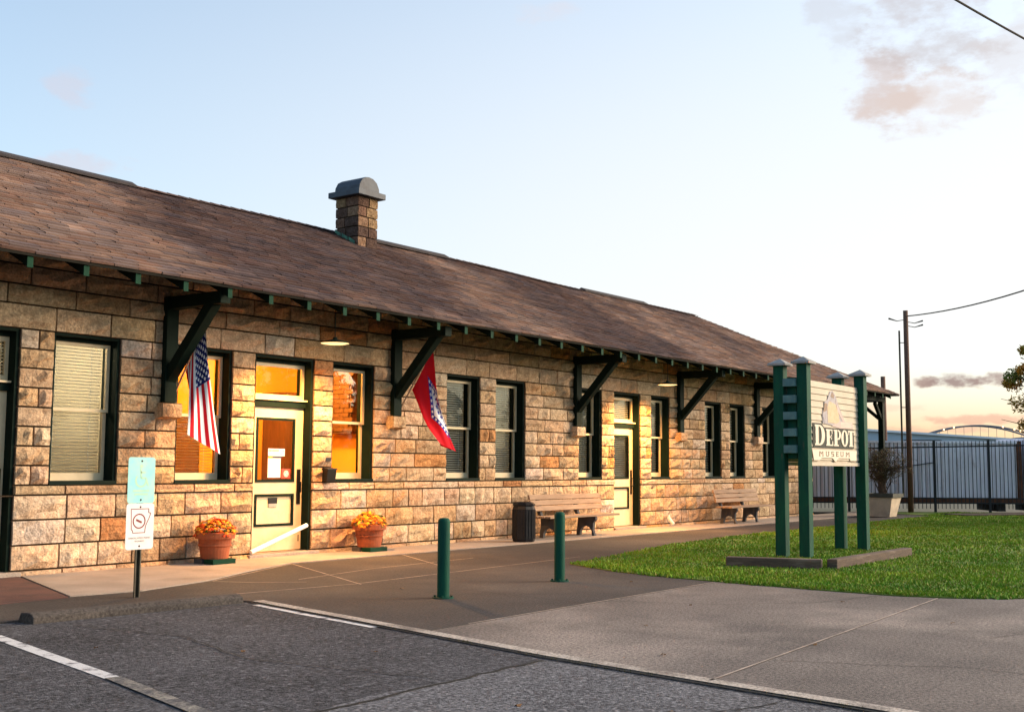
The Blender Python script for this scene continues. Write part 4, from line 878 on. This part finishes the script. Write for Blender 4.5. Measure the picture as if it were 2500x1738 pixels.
# ================================================================== BACKGROUND
# planter with a twiggy bush
pl = empty('square_planter', (33.75, -2.0, .012)); tag(pl, 'square tapered cream planter with a dark rim at the far end of the lawn', 'planter')
MB().add([(-.30, -.30, 0), (.30, -.30, 0), (.30, .30, 0), (-.30, .30, 0), (-.42, -.42, .56), (.42, -.42, .56), (.42, .42, .56), (-.42, .42, .56)], [(0, 1, 5, 4), (1, 2, 6, 5), (2, 3, 7, 6), (3, 0, 4, 7), (0, 3, 2, 1)]).build('pot', 'planter', pl)
rm_ = MB()
for a, b in (((-.47, -.47), (.47, -.40)), ((-.47, .40), (.47, .47)), ((-.47, -.40), (-.40, .40)), ((.40, -.40), (.47, .40))): rm_.box((a[0], a[1], .56), (b[0], b[1], .67))
rm_.build('rim', 'planter_rim', pl); MB().box((-.40, -.40, .50), (.40, .40, .60)).build('soil', 'soil', pl)
bu = empty('twiggy_bush', (33.75, -2.0, .62)); tag(bu, 'brown twiggy bush growing in the square planter', 'bush'); rr = random.Random(11)
tw = MB(); lv = MB()
for i in range(46):
    a = rr.uniform(0, 2 * pi); sp = rr.uniform(.1, .95) ** .8 * .85; h = rr.uniform(.9, 1.55) * (1 - .25 * sp); p = Vector((rr.uniform(-.1, .1), rr.uniform(-.1, .1), -.03)); q = Vector((sp * cos(a), sp * sin(a), h)); mid = p.lerp(q, .5) + Vector((-.08 * cos(a), -.08 * sin(a), .12))
    tw.tube([p, mid, q], [.012, .008, .003], 5)
    for k in range(8):
        t = rr.uniform(.35, 1); s = (mid.lerp(q, (t - .5) * 2) if t > .5 else p.lerp(mid, t * 2)); e = s + Vector((rr.uniform(-.22, .22), rr.uniform(-.22, .22), rr.uniform(-.02, .24))); tw.tube([s, e], [.005, .002], 4)
        for _ in range(14):
            c = s.lerp(e, rr.uniform(.2, 1.1)) + Vector((rr.uniform(-.05, .05),) * 1 + (rr.uniform(-.05, .05), rr.uniform(-.05, .05))); u = Vector((rr.uniform(-1, 1), rr.uniform(-1, 1), rr.uniform(-1, 1))).normalized() * .026; v = u.orthogonal().normalized() * .014
            lv.add([c - u, c + v, c + u, c - v], [(0, 1, 2, 3)], rr.choice([(.10, .055, .03), (.13, .08, .035), (.07, .05, .025), (.09, .09, .03)]))
tw.build('twigs', 'twig', bu, fixn=False); tag(lv.build('leaves', 'leaf', bu, fixn=False), kind='stuff')

# steel picket fence
FA = Vector((35.2, 2.68, 0)); FB = Vector((42.6, -7.78, 0)); fd = (FB - FA); fl_ = fd.length; fd.normalize()
fe = empty('picket_fence', FA); tag(fe, 'black steel picket fence in front of the white freight containers', 'fence')
def fp(s, z): return tuple(fd * s + Vector((0, 0, z)))
top = lambda s: 1.98 + .024 * s
for z0, z1 in ((.30, .30), (1.98, 1.98 + .024 * fl_)): MB().beam(fp(0, z0), fp(fl_, z1), .035, .045).build('rail', 'fence_black', fe)
MB().beam(fp(0, .46), fp(fl_, .46), .03, .035).build('rail', 'fence_black', fe)
s = 0.1; pk = None
while s < fl_:
    h = top(s) + .17
    if pk is None: pk = MB().box((-.009, -.009, .05), (.009, .009, 1)).build('picket', 'fence_black', fe)
    else: pk = pk.copy(); COL.objects.link(pk)
    pk.parent = fe; pk.location = fp(s, 0); pk.scale = (1, 1, h); pk.rotation_euler = (0, 0, math.atan2(fd.y, fd.x)); s += .127
for s in (.5, 3.05, 5.85, 7.62, 10.4): MB().box((-.035, -.035, 0), (.035, .035, top(s) + .21)).build('post', 'fence_black', fe, loc=fp(s, 0)).rotation_euler = (0, 0, math.atan2(fd.y, fd.x))
# freight containers behind
def container(p, length, h0, z0, label, sd):
    r = empty('freight_container', p, math.atan2(fd.y, fd.x)); tag(r, label, 'container', 'freight containers behind the fence')
    mb = MB(); x = .12; n = 0; prof = [(0.0, .0)]
    pts = []; pitch = .25
    while x < length - .12: pts += [(x, 0), (x + .07, 0), (x + .11, .05), (x + .18, .05), (x + .22, 0)]; x += pitch
    vs = [(u, v, z0 + .16) for u, v in pts] + [(u, v, h0 - .08) for u, v in pts]; k = len(pts); mb.add(vs, [(i, i + 1, k + i + 1, k + i) for i in range(k - 1)])
    mb.build('side_panel', 'container', r, fixn=False)
    MB().box((0, -.04, h0 - .08), (length, .10, h0)).build('top_rail', 'container', r); MB().box((0, -.04, z0), (length, .10, z0 + .16)).build('bottom_rail', 'rust', r)
    for a in (0, length - .14): MB().box((a, -.045, z0), (a + .14, .14, h0 + .01)).build('corner_post', 'rust', r)
    MB().box((0.0, .10, z0), (length, 2.44, h0 - .01)).build('shell', 'container', r)
    for a in (.5, length - .7): MB().box((a, .3, 0), (a + .25, 2.2, z0)).build('support_block', 'bench_stone', r)
    return r
nv_ = Vector((-fd.y, fd.x, 0)); 
p0 = FA + fd * (-3.2) + nv_ * .75; cA = container(p0, 12.19, 2.34, .28, 'long white corrugated freight container streaked with rust, behind the fence', 1)
MB().beam((7.1, -.05, 1.30), (9.3, -.05, 1.62), .02, .03, up=(0, 0, 1)).build('lashing_bar', 'fence_black', cA)
p1 = FA + fd * 9.15 + nv_ * .80; container(p1, 6.06, 2.46, .28, 'second white freight container cut by the right edge of the picture', 2)
# utility poles and wires
def upole(base, top_, r0, r1, label, extra=None):
    b = Vector(base); t = Vector(top_) - b; r = empty('utility_pole', base); tag(r, label, 'utility pole', 'wooden utility poles')
    MB().tube([(0, 0, 0), t], [r0, r1], 14).build('pole', 'pole_wood', r, smooth=True); return r, t
r, t = upole((37.62, -1.60, 0), (36.99, -1.79, 6.48), .092, .075, 'tall weathered wooden utility pole by the planter')
side = Vector((-.596, .803, 0))
c0 = side * .24 + Vector((-.02, -.02, .4)); c1 = t * .90 + side * .22; MB().tube([c0 + t * .02, c1], .030, 10).build('conduit', 'galv', r)
for k in (.84, .52): MB().beam(t * k, t * k + side * .23, .025, .025).build('standoff', 'galv', r)
for k, sgn in ((.955, 1), (.945, -1), (.925, -1)):
    MB().tube([t * k, t * k + side * sgn * .28 + Vector((0, 0, -.05)), t * (k) + side * sgn * .55 + Vector((0, 0, .03))], [.012, .014, .03], 6).build('insulator_arm', 'wire', r)
upole((43.2, 1.06, 0), (42.70, .92, 4.84), .10, .085, 'shorter wooden utility pole seen above the far eave')
def wire(a, b, sag, rad, label):
    a = Vector(a); b = Vector(b); mb = MB().tube([a.lerp(b, k / 16) + Vector((0, 0, -sag * 4 * (k / 16) * (1 - k / 16))) for k in range(17)], rad, 6); tag(mb.build('overhead_wire', 'wire'), label, 'wire')
wire((37.05, -1.80, 6.30), (26.6, -11.05, 6.5), .36, .020, 'overhead wire running right from the tall utility pole')
wire((16.5, -6.5, 10.5), (27.8, -9.15, 10.1), .12, .022, 'overhead wire crossing the top right corner of the sky')
# warehouse
wh = empty('pale_warehouse', (62, 6, 0)); tag(wh, 'pale blue-grey warehouse with a white roof edge behind the containers', 'building')
ang = math.atan2(-.803, .596); wh.rotation_euler = (0, 0, ang)
MB().prism([(-16, 0), (9.0, 0), (9.0, 2.75), (-1.7, 3.42), (-16, 4.2)], lambda u, v, d: (u, d, v), 0, 14).build('wall', 'warehouse', wh)
MB().prism([(-16.2, 4.2), (9.2, 2.73), (9.2, 2.83), (-16.2, 4.32)], lambda u, v, d: (u, d, v), -.25, 14.2).build('roof', 'white_roof', wh)
MB().box((-.4, -.06, 2.72), (1.6, 0.0, 2.95)).build('vent_strip', 'fence_black', wh); MB().box((1.75, -.06, 2.2), (2.4, 0.0, 2.9)).build('window', 'white_roof', wh)
# arch bridge far off
bg_ = empty('arch_bridge', (441, 100, 0)); tag(bg_, 'distant steel arch bridge with small lit lamps on the horizon', 'bridge'); ba = math.atan2(87.5 - 116.5, 449.2 - 427.6); bg_.rotation_euler = (0, 0, ba)
HL = 20.5; az = lambda u: 13.3 + 4.1 * (1 - (u / HL) ** 2)
for yy in (0, 5): MB().tube([(u, yy, az(u)) for u in [-HL + k * HL / 12 for k in range(25)]], .34, 6).build('arch', 'bridge_steel', bg_)
for k in range(-6, 7): MB().beam((k * 3, 0, 11.5), (k * 3, 0, az(k * 3)), .10, .10, up=(0, 1, 0)).build('hanger', 'bridge_steel', bg_)
MB().box((-70, -1, 10.8), (70, 6, 12.0)).build('deck', 'bridge_steel', bg_)
for u in (-60, -40, -20.5, 20.5, 40, 60): MB().box((u - 1, 0, -1), (u + 1, 5, 10.8)).build('pier', 'bridge_steel', bg_)
for u in (-13.5, -9.8, 8.2, 12.4, 14.6): MB().lathe([(0, .32), (.3, 0), (0, -.32)], n=8).build('lamp', 'bridge_lamp', bg_, loc=(u, -.4, az(u) + .2))
# hills
mb = MB(); pts = []
for k in range(121):
    t = k / 120; a = radians(-58 + 105 * t); d = 720; h = 13 + 5 * noise.noise((t * 9, 0, 0)) + 2.2 * noise.noise((t * 40, 1, 0)) + .8 * noise.noise((t * 160, 2, 0)) + 7.5 * math.exp(-((t - .66) / .045) ** 2)
    pts.append((d * cos(a), d * sin(a) - 13, h))
n = len(pts); vs = [(x, y, -2) for x, y, z in pts] + pts + [(x * 1.25, y * 1.25, z * .75) for x, y, z in pts]; mb.add(vs, [(i, i + 1, n + i + 1, n + i) for i in range(n - 1)] + [(n + i, n + i + 1, 2 * n + i + 1, 2 * n + i) for i in range(n - 1)])
struct('hills', mb, 'hill')
# tree at right edge
def tree(base, label):
    rr = random.Random(21); r = empty('cedar_tree', base); tag(r, label, 'tree'); tr = MB(); tr.tube([(0, 0, 0), (.06, 0, 1.5), (0, .05, 3.6), (.03, 0, 6.0)], [.20, .16, .10, .02], 10); lf = MB()
    for i in range(120):
        z = rr.uniform(.9, 6.5); R_ = (1.9 * (1 - ((z - 2.4) / 4.3) ** 2) ** .8 if z > 2.2 else 1.0 + .75 * (z - .9) / 1.3); R_ = max(.15, R_) * rr.uniform(.55, 1.12); a = rr.uniform(0, 2 * pi); p = Vector((.03, .02, z - .25)); q = Vector((R_ * cos(a), R_ * sin(a), z + .12 * R_)); tr.tube([p, q], [.03, .006], 5)
        for c in range(3):
            ce = p.lerp(q, rr.uniform(.45, 1.02)); cr = rr.uniform(.14, .30); base_c = rr.choice([(.11, .13, .016), (.20, .16, .018), (.34, .19, .018), (.08, .11, .016), (.44, .20, .02)])
            for k in range(170):
                d = Vector((rr.gauss(0, 1), rr.gauss(0, 1), rr.gauss(0, .8))).normalized() * cr * rr.random() ** .4; u = Vector((rr.uniform(-1, 1), rr.uniform(-1, 1), rr.uniform(-.6, 1))).normalized() * rr.uniform(.04, .07); v = u.orthogonal().normalized() * .022; cc = ce + d; kk = rr.uniform(.7, 1.35)
                lf.add([cc - u, cc + v, cc + u, cc - v], [(0, 1, 2, 3)], tuple(x * kk for x in base_c))
    tr.build('trunk', 'twig', r, fixn=False); tag(lf.build('crown', 'leaf', r, fixn=False), kind='stuff')
tree((32.85, -7.65, 0), 'golden green cedar tree cut by the right edge of the picture')

# trees across the lot, behind the camera: the window panes mirror them
def far_tree(base, h, w, label, seed):
    rr = random.Random(seed); r = empty('broadleaf_tree', base); tag(r, label, 'tree', 'trees across the lot behind the camera')
    tr = MB(); tr.tube([(0, 0, 0), (.1, 0, h * .35), (0, .1, h * .8)], [.28, .2, .05], 8); lf = MB()
    for i in range(70):
        a = rr.uniform(0, 2 * pi); z = rr.uniform(.28, 1.0); R_ = w * sqrt(max(.05, 1 - ((z - .58) / .45) ** 2)) * rr.uniform(.3, 1); ce = Vector((R_ * cos(a), R_ * sin(a), z * h)); cr = rr.uniform(.5, 1.1)
        tr.tube([(0, 0, h * .3 + (z * h - h * .3) * .5), ce], [.07, .02], 4)
        for k in range(46):
            c = ce + Vector((rr.gauss(0, .5), rr.gauss(0, .5), rr.gauss(0, .4))) * cr; u = Vector((rr.uniform(-1, 1), rr.uniform(-1, 1), rr.uniform(-1, 1))).normalized() * .22; v = u.orthogonal().normalized() * .13
            lf.add([c - u, c + v, c + u, c - v], [(0, 1, 2, 3)], rr.choice([(.03, .06, .012), (.045, .075, .015), (.05, .06, .012)]))
    tr.build('trunk', 'twig', r, fixn=False); tag(lf.build('crown', 'leaf', r, fixn=False), kind='stuff'); return r
t0 = far_tree((12, -52, 0), 8.5, 4.6, 'broadleaf tree across the lot, mirrored in the window panes', 31)
for i, x in enumerate((21, 29.5, 39, 48, 58, 67, 78, 90)):
    t1 = copy_tree(t0); t1.location = (x, -52 + 5 * sin(i * 2.1), 0); t1.rotation_euler = (0, 0, i * 1.3); q = .85 + .3 * ((i * 37) % 10) / 10; t1.scale = (q, q, q)

rl = random.Random(77)
for i, (x, y) in enumerate(((9.0, -8.3), (5.3, -5.6), (5.9, -6.6), (7.7, -9.2), (10.6, -7.9), (11.9, -9.0), (6.0, -10.2), (5.6, -9.4), (12.3, -6.2), (9.9, -4.6), (8.9, -9.9), (6.5, -7.4), (10.9, -10.4), (12.1, -10.9))):
    z = -.008 if x < edge_x(y) else .004; a = rl.uniform(0, 6); q = rl.uniform(.022, .04); mb = MB(); vs = [(0, 0, .012)]
    for k in range(9): R_ = q * (1 if k % 2 == 0 else .62); vs.append((R_ * cos(a + k * 2 * pi / 9), .7 * R_ * sin(a + k * 2 * pi / 9), rl.uniform(0, .014)))
    mb.add(vs, [(0, k + 1, (k + 1) % 9 + 1) for k in range(9)]); o = mb.build('fallen_leaf', 'leaf_dry', None, loc=(x, y, z)); tag(o, 'small curled brown leaf lying on the pavement', 'leaf', 'fallen leaves on the pavement')
